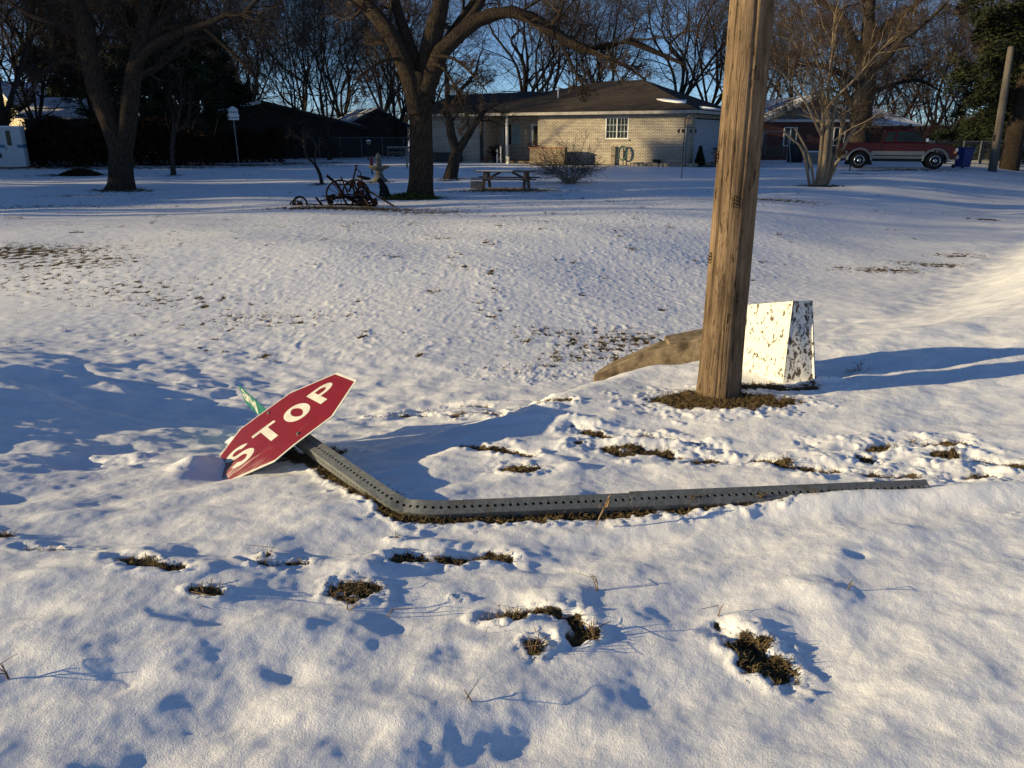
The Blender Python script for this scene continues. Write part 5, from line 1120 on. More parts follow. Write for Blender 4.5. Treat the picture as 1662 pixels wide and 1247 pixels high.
t = thing('garden_stake', 'thin stake with a dark round ornament in front of the garage door', 'ornament', H2(1.2, 5.4), HRZ); mb = MB(); mb.tube([(0, 0, 0), (0, 0, 1.15)], .012, 6); mb.build('rod', M['dark_trim'], t); mb = MB(); mb.lathe([(.01, -.1), (.09, -.04), (.09, .04), (.01, .1)], 12, (0, 0, 1.2), rotx(math.pi/2)); mb.build('disc', M['black_plastic'], t)
t = thing('porch_chair', 'dark metal chair on the porch below the window', 'chair', H2(-11.9, .5), HRZ+.3); mb = MB(); mb.box((0, 0, .45), (.5, .48, .04)); mb.build('seat', M['dark_trim'], t); mb = MB(); mb.box((0, .24, .75), (.5, .03, .55)); mb.build('backrest', M['dark_trim'], t)
for sx__ in (-.22, .22):
    for sy__ in (-.2, .2): mb = MB(); mb.tube([(sx__, sy__, 0), (sx__, sy__, .44)], .015, 6); mb.build('leg', M['dark_trim'], t)
t = thing('lantern', 'small pale lantern at the foot of the porch post', 'lantern', H2(-10.6, -.55), HRZ); mb = MB(); mb.box((0, 0, .03), (.16, .16, .06)); mb.box((0, 0, .36), (.18, .18, .04)); [mb.box((sx__, sy__, .2), (.02, .02, .28)) for sx__ in (-.07, .07) for sy__ in (-.07, .07)]; mb.build('frame', M['white_trim'], t); mb = MB(); mb.box((0, 0, .2), (.11, .11, .26)); mb.build('glass', M['lamp_glass'], t)
t = thing('raised_bed', 'low dark timber raised bed along the left end of the brick house', 'planter', H2(-15.3, -.55), HRZ); mb = MB(); mb.box((0, -.3, .3), (2.6, .05, .55)); mb.box((0, .28, .3), (2.6, .05, .55)); mb.box((-1.275, 0, .3), (.05, .54, .55)); mb.box((1.275, 0, .3), (.05, .54, .55)); mb.build('boards', M['dark_trim'], t); mb = MB(); mb.box((0, 0, .5), (2.48, .5, .1)); mb.build('snow_fill', M['snow_plain'], t)

# ------------------------------------------------------------------ things on the lawn
b = gs(1106, 291); t = thing('feeder_pole', 'tall thin pole with a tan bird feeder on top, near the house corner', 'bird feeder', b)
top = at(1108, 192, b.y).z-b.z; mb = MB(); mb.tube([(0, 0, -.1), (0, 0, top)], .016, 8); mb.build('pole', M['dark_trim'], t)
cz = at(1108, 208, b.y).z-b.z; mb = MB(); mb.tube([(-.22, 0, cz), (0, 0, cz+.02), (.44, 0, cz)], .01, 6); mb.build('cross_arm', M['dark_trim'], t)
for k, x in enumerate((-.22, -.06, .24, .42)):
    mb = MB(); mb.tube([(x, 0, cz), (x, 0, cz-.06)], .004, 4); mb.lathe([(.035, 0), (.045, .01), (.045, .11), (.02, .14)], 8, (x, 0, cz-.18)); mb.build('hanging_feeder', M['black_plastic'], t)
mb = MB(); mb.box((.14, 0, top-.12), (.2, .2, .2)); fd = mb.build('feeder_box', M['tan'], t); mb = MB(); mb.prism([(.0, top-.02), (.28, top-.02), (.14, top+.1)], -.13, .13); mb.build('roof', M['grey_wood'], fd)
# picnic table
c = gs(822, 307); t = thing('picnic_table', 'dark weathered picnic table with attached benches on the snowy lawn', 'picnic table', c, R(-8)); t.scale = (1, 1, .72)
mb = MB()
for k in range(5): mb.box((0, -.31+.155*k, .74), (1.85, .145, .04))
mb.build('tabletop', M['old_wood'], t, bevel=.004)
mb = MB(); mb.box((-.35, 0, .768), (1.1, .66, .012)); mb.build('snow_cover', M['snow_plain'], t)
for s in (-1, 1):
    mb = MB(); mb.box((0, s*.68, .45), (1.95, .14, .04)); mb.box((0, s*.53, .45), (1.95, .13, .04)); mb.build('bench', M['old_wood'], t, bevel=.004)
for x in (-.62, .62):
    for s in (-1, 1): mb = MB(); mb.bar((x, s*.26, .72), (x, s*.62, 0), .09, .045); mb.build('leg', M['old_wood'], t)
    mb = MB(); mb.box((x+.05, 0, .40), (.04, 1.5, .09)); mb.box((x+.05, 0, .69), (.04, .62, .09)); mb.build('cross_beam', M['old_wood'], t); mb = MB(); mb.bar((x*.9, 0, .45), (x*.3, 0, .70), .04, .08); mb.build('brace', M['old_wood'], t)
c = gs(774, 307); t = thing('concrete_block', 'grey concrete block lying left of the picnic table', 'block', c, .1); mb = MB(); mb.box((0, -.08, .12), (.4, .03, .2)); mb.box((0, .08, .12), (.4, .03, .2)); [mb.box((x, 0, .12), (.03, .13, .2)) for x in (-.185, 0, .185)]; mb.build('shell', M['block'], t)
# bird bath with a figure
c = gs(616, 295); t = thing('bird_bath', 'grey stone bird bath fountain with an upper figure, behind the farm implement', 'bird bath', c)
def zz(py): return at(616, py, c.y).z-c.z
mb = MB(); mb.lathe([(.30, 0), (.30, .08), (.20, .13), (.13, .3), (.10, zz(277)-.1), (.18, zz(277))], 20); mb.build('pedestal', M['stone'], t, True)
mb = MB(); mb.lathe([(.12, zz(277)), (.30, zz(274)), (.42, zz(270)), (.43, zz(269)), (.36, zz(270)), (.1, zz(273))], 24); mb.build('basin', M['stone'], t, True)
mb = MB(); mb.lathe([(.12, zz(272)), (.10, zz(266)), (.13, zz(261)), (.08, zz(257)), (.10, zz(254)), (.06, zz(250)), (.01, zz(248))], 12); mb.build('figure', M['stone'], t, True)
# red post
c = gs(604, 283); t = thing('garden_marker', 'short slanted red post standing left of the bird bath', 'post', c); z1 = at(602, 256, c.y).z-c.z
mb = MB(); mb.box((0, 0, .3), (.06, .05, .7), roty(-.05)); mb.build('stake', M['dark_trim'], t); mb = MB(); mb.prism([(-.07, .35), (.07, .35), (.08, z1-.05), (0, z1+.04), (-.08, z1-.05)], -.04, .04); mb.build('paddle', M['red_paint'], t)
c = gs(598, 261); t = thing('bird_house', 'small birdhouse on a thin post far behind the red marker', 'bird house', c); z1 = at(598, 232, c.y).z-c.z; mb = MB(); mb.tube([(0, 0, 0), (0, 0, z1)], .03, 6); mb.build('post', M['dark_trim'], t); mb = MB(); mb.box((.08, 0, z1), (.25, .2, .2)); bh = mb.build('box', M['grey_wood'], t); mb = MB(); mb.prism([(-.1, z1+.1), (.26, z1+.1), (.08, z1+.2)], -.13, .13); mb.build('roof', M['snow_plain'], bh)
# black cat
c = gs(627, 320); t = thing('cat', 'black cat sitting in the snow between the farm implement and the big tree', 'cat', c, R(200))
def skin_body(name, pts, edges, radii, m_, parent, root=0):
    me = bpy.data.meshes.new(name); me.from_pydata(pts, edges, []); o_ = link(name, me, m_, parent)
    md = o_.modifiers.new('skin', 'SKIN'); me.skin_vertices.new() if not me.skin_vertices else None
    for i, r in enumerate(radii): me.skin_vertices[0].data[i].radius = (r, r) if not isinstance(r, tuple) else r
    me.skin_vertices[0].data[root].use_root = True
    o_.modifiers.new('sub', 'SUBSURF').levels = 2; o_.modifiers['sub'].render_levels = 2; md.use_smooth_shade = True; return o_
cp = [(0, 0, .10), (.04, 0, .2), (.08, 0, .29), (.11, 0, .37), (.17, 0, .385), (.20, 0, .375), (.10, .045, .2), (.13, .05, .09), (.14, .05, .01), (.10, -.045, .2), (.13, -.05, .09), (.14, -.05, .01), (.0, .075, .07), (.10, .085, .02), (.0, -.075, .07), (.10, -.085, .02), (-.09, 0, .04), (-.14, .08, .025), (-.08, .16, .025), (.12, .04, .425), (.125, .046, .455), (.12, -.04, .425), (.125, -.046, .455)]
ce = [(0, 1), (1, 2), (2, 3), (3, 4), (4, 5), (2, 6), (6, 7), (7, 8), (2, 9), (9, 10), (10, 11), (0, 12), (12, 13), (0, 14), (14, 15), (0, 16), (16, 17), (17, 18), (3, 19), (19, 20), (3, 21), (21, 22)]
cr = [.105, .10, .075, .06, .05, .025, .035, .028, .026, .035, .028, .026, .055, .028, .055, .028, .03, .022, .016, .02, .006, .02, .006]
cb_ = skin_body('body', cp, ce, cr, M['cat_fur'], t); t.scale = (1.15, 1.15, 1.15)
# bird house condo on a pole
c = gs(388, 271); t = thing('martin_house', 'white two storey birdhouse on a tall leaning pole in front of the dark hedge', 'bird house', c)
top = at(378, 184, c.y)-c; mb = MB(); mb.tube([(0, 0, -.1), top], .025, 8); mb.build('pole', M['grey_metal'], t)
mb = MB(); mb.box(top+Vector((0, 0, .05)), (.42, .38, .24), rotz(.6)); mb.box(top+Vector((0, 0, -.22)), (.44, .4, .22), rotz(.6)); mbx = mb.build('box', M['white_trim'], t)
mb = MB()
for zc in (.05, -.22):
    for k in (-.12, 0, .12):
        for fx_, fy_, rt in ((k, -.195, .6), ): mb.box(top+rotz(.6) @ Vector((k, -.2, 0))+Vector((0, 0, zc)), (.06, .02, .08), rotz(.6))
        mb.box(top+rotz(.6) @ Vector((-.22, k, 0))+Vector((0, 0, zc)), (.02, .06, .08), rotz(.6))
mb.build('openings', M['dark_trim'], mbx); mb = MB(); mb.box(top+Vector((0, 0, -.095)), (.52, .48, .03), rotz(.6)); mb.lathe([(.33, 0), (.02, .16)], 4, top+Vector((0, 0, .18)), rotz(.6+math.pi/4)); mb.build('roof', M['white_trim'], mbx)
# wooden bench behind the tree
p = gs(652, 258); t = thing('garden_bench', 'pale slatted wooden bench or rack behind the big tree trunk', 'bench', p, .1); mb = MB(); [mb.box((0, -.3, z), (2.0, .05, .1)) for z in (.45, .75)]; mb.box((0, 0, .3), (2.0, .6, .05)); mb.build('slats', M['grey_wood'], t); [MB().box((x, -.27+.0, .4), (.07, .04, .8)).build('leg', M['grey_wood'], t) for x in (-.95, 0, .95)]
MB().box((0, -.3, .815), (2.0, .1, .025)).build('snow_cover', M['snow_plain'], t)
p = gs(661, 274); t = thing('garden_post', 'slim grey post close left of the big tree trunk', 'post', p); z1 = at(661, 242, p.y).z-p.z; MB().box((0, 0, z1/2), (.08, .08, z1)).build('shaft', M['grey_wood'], t); MB().lathe([(.07, 0), (.06, .03), (.01, .07)], 4, (0, 0, z1)).build('cap', M['grey_wood'], t)
# shrub by the house
b = gp(925, 299); t = thing('bare_shrub', 'round leafless shrub of arching reddish twigs in front of the brick planter', 'shrub', (b.x, b.y, b.z-.02)); rng = rngs(61); n = 46; P = np.zeros((n, 7, 3)); P[:, 0, :2] = rng.normal(0, .12, (n, 2)); az = rng.uniform(0, 6.28, n); d = nrm(np.stack([np.cos(az)*.75, np.sin(az)*.75, rng.uniform(.55, 1.5, n)], 1)); L = rng.uniform(1.1, 1.9, n)
for j in range(1, 7): d = nrm(d+rng.normal(0, .1, d.shape)+np.array([0, 0, -.10])); P[:, j] = P[:, j-1]+d*(L/6)[:, None]
RR = np.linspace(.014, .005, 7)[None].repeat(n, 0); c1 = grow(P, RR, 9, rng, ang=.8, lf=.4, npt=5, wig=.2, up=-.01, rmul=.6, rmin=.004); c2 = grow(*c1, 5, rng, ang=.8, lf=.55, npt=3, wig=.2, rmul=.7, rmin=.003, taper=.7)
link('stems', np_mesh('stems', *tubes(P, RR, 5)), M['bark_pale'], t); link('twigs', np_mesh('twigs', *join([tubes(*c1, 3), tubes(*c2, 3)])), M['twig'], t)
# moss collar of the big tree
def mound(name, label, px, py, hw_, hd_, hh, m_, cat='ground cover', leaf=None, seed=1):
    c = gp(px, py); t = thing(name, label, cat, (c.x, c.y, c.z-.01)); rng = rngs(seed); n = 3500; a = rng.uniform(0, 6.28, n); r = np.sqrt(rng.random(n)); x, y = np.cos(a)*r*hw_, np.sin(a)*r*hd_; z = hh*(1-r*r)*rng.random(n)**.5
    link('foliage', np_mesh('foliage', *sprays(np.stack([x, y, z], 1), rng, n, .05, .015), False), M[m_], t)
mound('moss_patch', 'mossy green ground cover around the foot of the big lawn tree', 665, 323, .75, .35, .16, 'moss', seed=3)
mound('leaf_pile', 'dark leaf litter heap in front of the left hedge', 131, 285, .9, .6, .3, 'hedge_leaf', seed=4)

# old horse-drawn mower: wheels, gears, shafts and levers
c = gs(560, 334); t = thing('farm_implement', 'rusty antique horse drawn mower with spoked wheels and levers on the lawn', 'farm implement', c)
def W(px, py, dd=0): return at(px, py, c.y+dd)-c
def wheel(px, py, r, dd, tilt, spokes, name='wheel', thick=.022):
    o_ = W(px, py, dd); rot = rotz(tilt) @ rotx(math.pi/2); mb = MB(); mb.torus(o_, r, thick, rot, 30, 6); w = mb.build(name, M['rust'], t, True); mb = MB(); mb.lathe([(.05, -.07), (.06, -.05), (.06, .05), (.05, .07)], 10, o_, rot); mb.build('hub', M['rust_red'], w); mb = MB()
    for k in range(spokes):
        a = 2*math.pi*k/spokes; mb.tube([o_+rot @ Vector((.05*math.cos(a), .05*math.sin(a), 0)), o_+rot @ Vector((r*math.cos(a), r*math.sin(a), 0))], .009, 5)
    mb.build('spokes', M['rust'], w)
wheel(553, 317, .34, -.15, .45, 12); wheel(578, 315, .33, .35, .5, 12); wheel(487, 331, .16, -.1, .5, 6, 'gear_wheel', .025); wheel(478, 333, .10, .15, .3, 5, 'gear_wheel', .02); wheel(588, 312, .12, .0, .2, 6, 'gear_wheel', .03)
def rod(name, pts, r, m_='rust', n=6): mb = MB(); mb.tube([W(*p) for p in pts], r, n); mb.build(name, M[m_], t)
rod('tongue', [(530, 285, -.2), (545, 297, -.1), (558, 318, 0), (580, 330, .1)], .035)
rod('lever', [(553, 287, 0), (561, 305, 0), (567, 322, .1)], .02, 'rust_red'); rod('lever', [(579, 268, .1), (576, 280, .1), (572, 296, .1), (566, 312, .1)], .022); rod('lever', [(576, 268, .1), (579, 275, .1), (585, 280, .2), (587, 292, .2), (584, 305, .2)], .014)
rod('shaft', [(640, 335, -.3), (618, 322, -.2), (595, 308, 0), (580, 300, .1)], .024); rod('shaft', [(600, 335, -.3), (590, 320, -.1), (577, 305, .1)], .03); rod('axle', [(537, 322, -.3), (560, 320, 0), (600, 322, .5)], .035)
rod('drawbar', [(476, 338, -.1), (510, 336, 0), (550, 333, .1), (610, 334, .1)], .035); rod('cutter_bar', [(513, 321, -.1), (522, 332, 0), (532, 340, .1)], .028); rod('linkage', [(497, 331, 0), (525, 333, 0)], .015); rod('linkage', [(520, 326, 0), (545, 322, .1)], .018); rod('linkage', [(540, 300, 0), (572, 300, .1), (600, 325, .1)], .016); rod('brace', [(588, 298, 0), (606, 330, .1)], .04); rod('brace', [(565, 318, 0), (585, 332, .1), (610, 328, .2)], .03)
rod('spring', [(523, 316, 0), (527, 321, 0), (530, 315, 0), (534, 322, 0)], .012)
mb = MB(); mb.box(W(536, 324), (.13, .14, .2), rotz(.3)); mb.box(W(541, 320), (.08, .1, .14), rotz(.7)); mb.build('gearbox', M['rust'], t, bevel=.015); mb = MB(); mb.box(W(572, 299), (.1, .12, .16), roty(.3)); mb.lathe([(.08, -.06), (.1, 0), (.07, .06)], 10, W(585, 299), rotx(1.2)); mb.build('casting', M['rust_red'], t, bevel=.015)
for a_, d_2, r_2 in ((W(588, 328), (.22, .2, .1), .2), (W(608, 328), (.12, .16, .17), -.2)): MB().box(a_, d_2, roty(r_2)).build('casting', M['rust_red'], t, bevel=.015)
mb = MB(); mb.lathe([(.03, 0), (.13, .02), (.18, .06), (.17, .07), (.11, .03)], 14, W(590, 292), roty(.2)); mb.build('seat', M['rust'], t, True)

# ------------------------------------------------------------------ pickup truck
fw_ = gp(1512, 274); rw_ = gp(1391, 268); fw_ = Vector((at(1512, 270, 40).x, 40, 0)); rw_ = Vector((at(1392, 266, 41.2).x, 41.2, 0)); mid = (fw_+rw_)/2; ang = math.atan2(fw_.y-rw_.y, fw_.x-rw_.x); WB = (fw_-rw_).length; print('wheelbase', WB)
t = thing('pickup_truck', 'dark red extended cab pickup truck with silver lower panels parked in the snow', 'pickup truck', (mid.x, mid.y, hgt(mid.x, mid.y)+.0), ang)
fx_, rx_ = WB/2, -WB/2; wr = .40
def archpts(cx, r, z0): return [(cx+r*math.cos(a), wr+r*math.sin(a)) for a in [math.pi-math.pi*i/10 for i in range(11)]]
zb = .50
def side_poly(top):
    p = [(rx_-1.12, zb)]; p += [(rx_-.5, zb)]+archpts(rx_, .5, zb)[1:-1]+[(rx_+.5, zb)]+[(fx_-.5, zb)]+archpts(fx_, .5, zb)[1:-1]+[(fx_+.5, zb), (fx_+.86, zb+.05)]
    return p+top
CB = rx_+.95; CF = fx_-.38
top = [(fx_+.93, .80), (fx_+.90, 1.02), (fx_+.60, 1.13), (CF, 1.22), (CB, 1.22), (CB, .84), (rx_-1.05, .84), (rx_-1.12, .80)]
mb = MB(); mb.prism(side_poly(top), -.93, .93); body = mb.build('body', M['truck_red'], t, bevel=.012)
mb = MB()
for s in (-1, 1): mb.box(((CB+rx_-1.1)/2-.01, s*.885, 1.02), (CB-rx_+1.1-.03, .09, .40))
mb.box((rx_-1.08, 0, 1.02), (.07, 1.66, .40)); mb.build('bed_walls', M['truck_red'], t, bevel=.01)
lowz, hz = 1.22, 1.84                              # cab
cv = [(CB, -.92, lowz), (CF, -.92, lowz), (CF, .92, lowz), (CB, .92, lowz), (CB+.12, -.74, hz), (CF-.72, -.74, hz), (CF-.72, .74, hz), (CB+.12, .74, hz)]
mb = MB(); mb.add(cv, [(3, 2, 1, 0), (4, 5, 6, 7), (0, 1, 5, 4), (1, 2, 6, 5), (2, 3, 7, 6), (3, 0, 4, 7)]); mb.build('cab', M['truck_red'], t, bevel=.03)
def onside(s, x, z): k = (z-lowz)/(hz-lowz); return Vector((x, s*(.92-.18*k+.006), z))
for s in (-1, 1):
    for (xa, xb, xc, xd), nm in (((CB+.62, CF-.10, CF-.66, CB+.64), 'side_window'), ((CB+.10, CB+.53, CB+.55, CB+.17), 'side_window')):
        mb = MB(); mb.add([onside(s, xa, 1.27), onside(s, xb, 1.27), onside(s, xc, 1.77), onside(s, xd, 1.77)]+[onside(s, x, z)-Vector((0, s*.02, 0)) for x, z in ((xa, 1.27), (xb, 1.27), (xc, 1.77), (xd, 1.77))], [(0, 1, 2, 3), (7, 6, 5, 4), (0, 4, 5, 1), (1, 5, 6, 2), (2, 6, 7, 3), (3, 7, 4, 0)]); mb.build(nm, M['glass'], t)
def glassq(pts, name, nrm_):
    mb = MB(); n_ = Vector(nrm_); mb.add([Vector(p)+n_*.008 for p in pts]+[Vector(p)-n_*.01 for p in pts], [(0, 1, 2, 3), (7, 6, 5, 4), (0, 4, 5, 1), (1, 5, 6, 2), (2, 6, 7, 3), (3, 7, 4, 0)]); mb.build(name, M['glass'], t)
glassq([(CF-.05, -.82, 1.27), (CF-.05, .82, 1.27), (CF-.66, .69, 1.79), (CF-.66, -.69, 1.79)], 'windshield', (.65, 0, .75)); glassq([(CB+.01, -.8, 1.30), (CB+.01, .8, 1.30), (CB+.10, .68, 1.76), (CB+.10, -.68, 1.76)], 'rear_window', (-1, 0, .2))
mb = MB()
for s in (-1, 1):
    mb.box(((rx_+fx_)/2, s*.938, .665), (WB-1.02, .03, .36)); mb.box((rx_-.84, s*.938, .665), (.5, .03, .36))
mb.build('lower_panel', M['truck_silver'], t, bevel=.006)
mb = MB()
for s in (-1, 1):
    for cx in (rx_, fx_):
        ri = archpts(cx, .5, zb); ro = archpts(cx, .60, zb); n_ = len(ri)
        mb.add([(x, s*.93, z) for x, z in ri]+[(x, s*.93, z) for x, z in ro]+[(x, s*.975, z) for x, z in ri]+[(x, s*.965, z) for x, z in ro], [(2*n_+i, 2*n_+i+1, 3*n_+i+1, 3*n_+i) for i in range(n_-1)]+[(n_+i, 3*n_+i, 3*n_+i+1, n_+i+1) for i in range(n_-1)]+[(i, i+1, 2*n_+i+1, 2*n_+i) for i in range(n_-1)])
mb.build('fender_flare', M['truck_silver'], t, True)
mb = MB(); [mb.box(((rx_+fx_)/2, s*.957, .63), (WB-1.2, .012, .05)) for s in (-1, 1)]; mb.build('rub_strip', M['dark_trim'], t)
for cx in (rx_, fx_):
    for s in (-1, 1):
        rot = rotx(math.pi/2*s); o_ = Vector((cx, s*.80, wr)); mb = MB(); mb.lathe([(.24, -.13), (.36, -.13), (.40, -.09), (.405, 0), (.40, .09), (.36, .13), (.24, .13)], 28, o_, rot); w = mb.build('wheel', M['rubber'], t, True)
        mb = MB(); mb.lathe([(.245, -.125), (.245, -.14), (.20, -.125), (.10, -.115), (.08, -.145), (.0, -.15)], 24, o_, rot); rm = mb.build('rim', M['chrome'], w, True)
        mb = MB()
        for k in range(6): a = math.pi*k/3; mb.lathe([(.045, -.132), (.045, -.120)], 8, o_+rot @ Vector((.15*math.cos(a), .15*math.sin(a), 0)), rot)
        mb.build('rim_holes', M['rubber'], w)
mb = MB(); mb.box((fx_+.93, 0, .58), (.16, 1.86, .20)); mb.build('front_bumper', M['truck_silver'], t, bevel=.03); mb = MB(); mb.box((rx_-1.18, 0, .58), (.14, 1.8, .18)); mb.build('rear_bumper', M['chrome'], t, bevel=.03)
for s in (-1, 1):
    mb = MB(); mb.box((fx_+.86, s*.72, .92), (.14, .44, .17)); mb.build('headlight', M['lamp_glass'], t, bevel=.02); mb = MB(); mb.box((fx_+.80, s*.90, .80), (.12, .07, .1)); mb.build('turn_signal', M['amber'], t)
    mb = MB(); mb.box((CF-.12, s*1.03, 1.36), (.12, .17, .18)); mb.build('mirror', M['chrome'] if s < 0 else M['dark_trim'], t, bevel=.02); mb = MB(); mb.box((CB+.72, s*.945, 1.08), (.16, .03, .05)); mb.build('door_handle', M['dark_trim'], t)
    mb = MB(); mb.box((CB+.58, s*.932, .86), (.012, .01, .7)); mb.box((CF-.06, s*.932, .86), (.012, .01, .7)); mb.box((CB-.02, s*.932, .86), (.02, .01, .7)); mb.build('door_seam', M['dark_trim'], t)
    mb = MB(); mb.box((rx_-1.10, s*.88, 1.0), (.06, .1, .3)); mb.build('tail_light', M['red_paint'], t)
mb = MB(); mb.box((fx_+.89, 0, .90), (.08, 1.0, .2)); mb.build('grille', M['dark_trim'], t); mb = MB(); mb.box(((rx_+fx_)/2, 0, .42), (WB+1.2, .8, .16)); [mb.tube([(cx, -.7, wr), (cx, .7, wr)], .06, 8) for cx in (rx_, fx_)]; mb.build('chassis', M['black_plastic'], t)
mb = MB(); mb.box((CF-.2-.5, 0, hz+.02), (.22, 1.3, .05)); mb.build('visor', M['dark_trim'], t)
# blue bin in front of the pickup
c = gp(1560, 272); cx_ = at(1562, 268, 41.5); t = thing('trash_bin', 'dark blue wheeled trash bin in front of the pickup', 'trash bin', (cx_.x, 41.5, hgt(cx_.x, 41.5)), .2); mb = MB(); vsb = [(x*k, y*k, z) for z, k in ((.08, .8), (1.0, 1.0)) for x, y in ((-.3, -.35), (.3, -.35), (.3, .35), (-.3, .35))]; mb.add(vsb, [(3, 2, 1, 0), (4, 5, 6, 7), (0, 1, 5, 4), (1, 2, 6, 5), (2, 3, 7, 6), (3, 0, 4, 7)]); mb.build('tub', M['blue_plastic'], t, bevel=.02); MB().box((0, 0, 1.03), (.66, .76, .06)).build('lid', M['blue_plastic'], t, bevel=.02); [MB().lathe([(.1, -.03), (.1, .03)], 12, (s*.28, .3, .1), roty(math.pi/2)).build('wheel', M['rubber'], t) for s in (-1, 1)]

# ------------------------------------------------------------------ other houses
def gable_house(name, label, x, y, rz, L, Wd, hw_, hr, wallm, roofm, gablem=None, wins=(), over=.4, trim='white_trim', cat='house', trim_r=None):
    t = thing(name, label, cat, (x, y, hgt(x, y)-.02), rz); mb = MB()   # gable end faces -y, ridge along y
    mb.box((0, Wd/2, hw_/2), (L, Wd, hw_)); mb.build('wall', wallm, t); mb = MB(); mb.prism([(-L/2, hw_), (L/2, hw_), (0, hr)], .004, Wd-.004); mb.build('gable', gablem or wallm, t)
    k = (hr-hw_)/(L/2); ex = L/2+over; ez_ = hr-k*ex; mb = MB()
    for s in (-1, 1): mb.add([(0, -over, hr+.03), (s*ex, -over, ez_+.03), (s*ex, Wd+over, ez_+.03), (0, Wd+over, hr+.03), (0, -over, hr+.16), (s*ex, -over, ez_+.16), (s*ex, Wd+over, ez_+.16), (0, Wd+over, hr+.16)], [(0, 1, 2, 3), (7, 6, 5, 4), (0, 4, 5, 1), (1, 5, 6, 2), (2, 6, 7, 3)])
    mb.build('roof', roofm, t); mb = MB()
    for s in (-1, 1): MB().bar((s*ex, -over-.02, ez_+.03), (0, -over-.02, hr+.03), .05, .2).build('fascia', M[trim if s < 0 else (trim_r or trim)], t)
    for x0, x1, z0, z1 in wins: window(t, x0, x1, z0, z1, -.03, 0, 0, M['white_trim'])
    return t
x = at(1312, 262, 54).x
t = gable_house('neighbour_house', 'red brick house with a grey gable and snowy roof behind the many stemmed tree', x, 54, R(4), 6.8, 9, 2.55, 3.95, M['red_brick'], M['snowy_roof'], M['grey_siding'], [(-1.9, -1.0, .9, 2.1), (1.5, 2.3, .9, 2.1)])
m_ = MB(); m_.box((0, -.08, 2.5), (7.4, .1, .16)); m_.build('frieze', M['white_trim'], t)
x = at(1400, 262, 57).x; t = thing('house_wing', 'low side wing with a sloping snow covered roof behind the pickup', 'house', (x, 57, hgt(x, 57)), R(4)); MB().box((-.2, 3, 1.15), (7.0, 6, 2.3)).build('wall', M['red_brick'], t); mb = MB(); mb.add([(-4, -.5, 2.35), (3.7, -.5, 2.3), (2.0, 3.0, 3.5), (-4, 3.0, 3.7), (-4, 6.5, 2.35), (3.7, 6.5, 2.3)], [(0, 1, 2, 3), (3, 2, 5, 4), (1, 5, 2)]); rf = mb.build('roof', M['snowy_roof'], t); md = rf.modifiers.new('t', 'SOLIDIFY'); md.thickness = .12; window(t, -2.6, -1.4, .9, 2.0, -.03, 0, 0, M['white_trim']); window(t, -1.0, .2, .9, 2.0, -.03, 0, 0, M['white_trim'])
x = at(1530, 262, 86).x; t = thing('far_house', 'sunlit cream house with a brown roof far behind the fence on the right', 'house', (x, 86, hgt(x, 86)), R(-22)); MB().box((0, 3.5, 1.35), (13, 7, 2.7)).build('wall', M['cream_siding'], t); mb = MB(); mb.add([(-7, -.6, 2.75), (7, -.6, 2.75), (7, 3.5, 4.3), (-7, 3.5, 4.3), (-7, 7.6, 2.75), (7, 7.6, 2.75)], [(0, 1, 2, 3), (3, 2, 5, 4)]); rf = mb.build('roof', M['shingle_brown'], t); md = rf.modifiers.new('t', 'SOLIDIFY'); md.thickness = .12; [window(t, a, a+1.2, 1.0, 2.2, -.03, 0, 0, M['white_trim']) for a in (-4.5, .2, 3.2)]; MB().box((0, -.62, 2.68), (14, .05, .2)).build('fascia', M['white_trim'], t)
x = at(22, 262, 66).x; gable_house('far_house', 'sunlit cream gabled house glimpsed behind the white camper at the far left', x, 66, R(-35), 6.5, 9, 3.2, 5.6, M['cream_siding'], M['snowy_roof'], None, [(-1, .2, 1.2, 2.6)])
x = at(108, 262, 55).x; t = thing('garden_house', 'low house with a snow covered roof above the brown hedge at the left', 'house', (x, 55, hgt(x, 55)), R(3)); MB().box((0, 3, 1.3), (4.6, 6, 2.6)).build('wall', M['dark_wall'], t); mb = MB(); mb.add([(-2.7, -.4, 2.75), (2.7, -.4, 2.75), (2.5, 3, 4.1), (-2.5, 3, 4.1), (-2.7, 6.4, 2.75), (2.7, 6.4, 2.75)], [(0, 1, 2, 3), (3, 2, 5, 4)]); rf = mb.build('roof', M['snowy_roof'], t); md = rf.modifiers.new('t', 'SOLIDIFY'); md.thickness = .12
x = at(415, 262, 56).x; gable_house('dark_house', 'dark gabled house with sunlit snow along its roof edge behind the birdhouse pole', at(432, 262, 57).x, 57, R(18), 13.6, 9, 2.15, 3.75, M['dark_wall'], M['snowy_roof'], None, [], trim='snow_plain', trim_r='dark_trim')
x = at(615, 262, 64).x; gable_house('garden_shed', 'dark shed with a snow dusted roof left of the big tree trunk', x, 64, R(28), 5.0, 5, 2.3, 3.5, M['dark_wall'], M['snowy_roof'], None, [], cat='shed', trim='dark_trim')
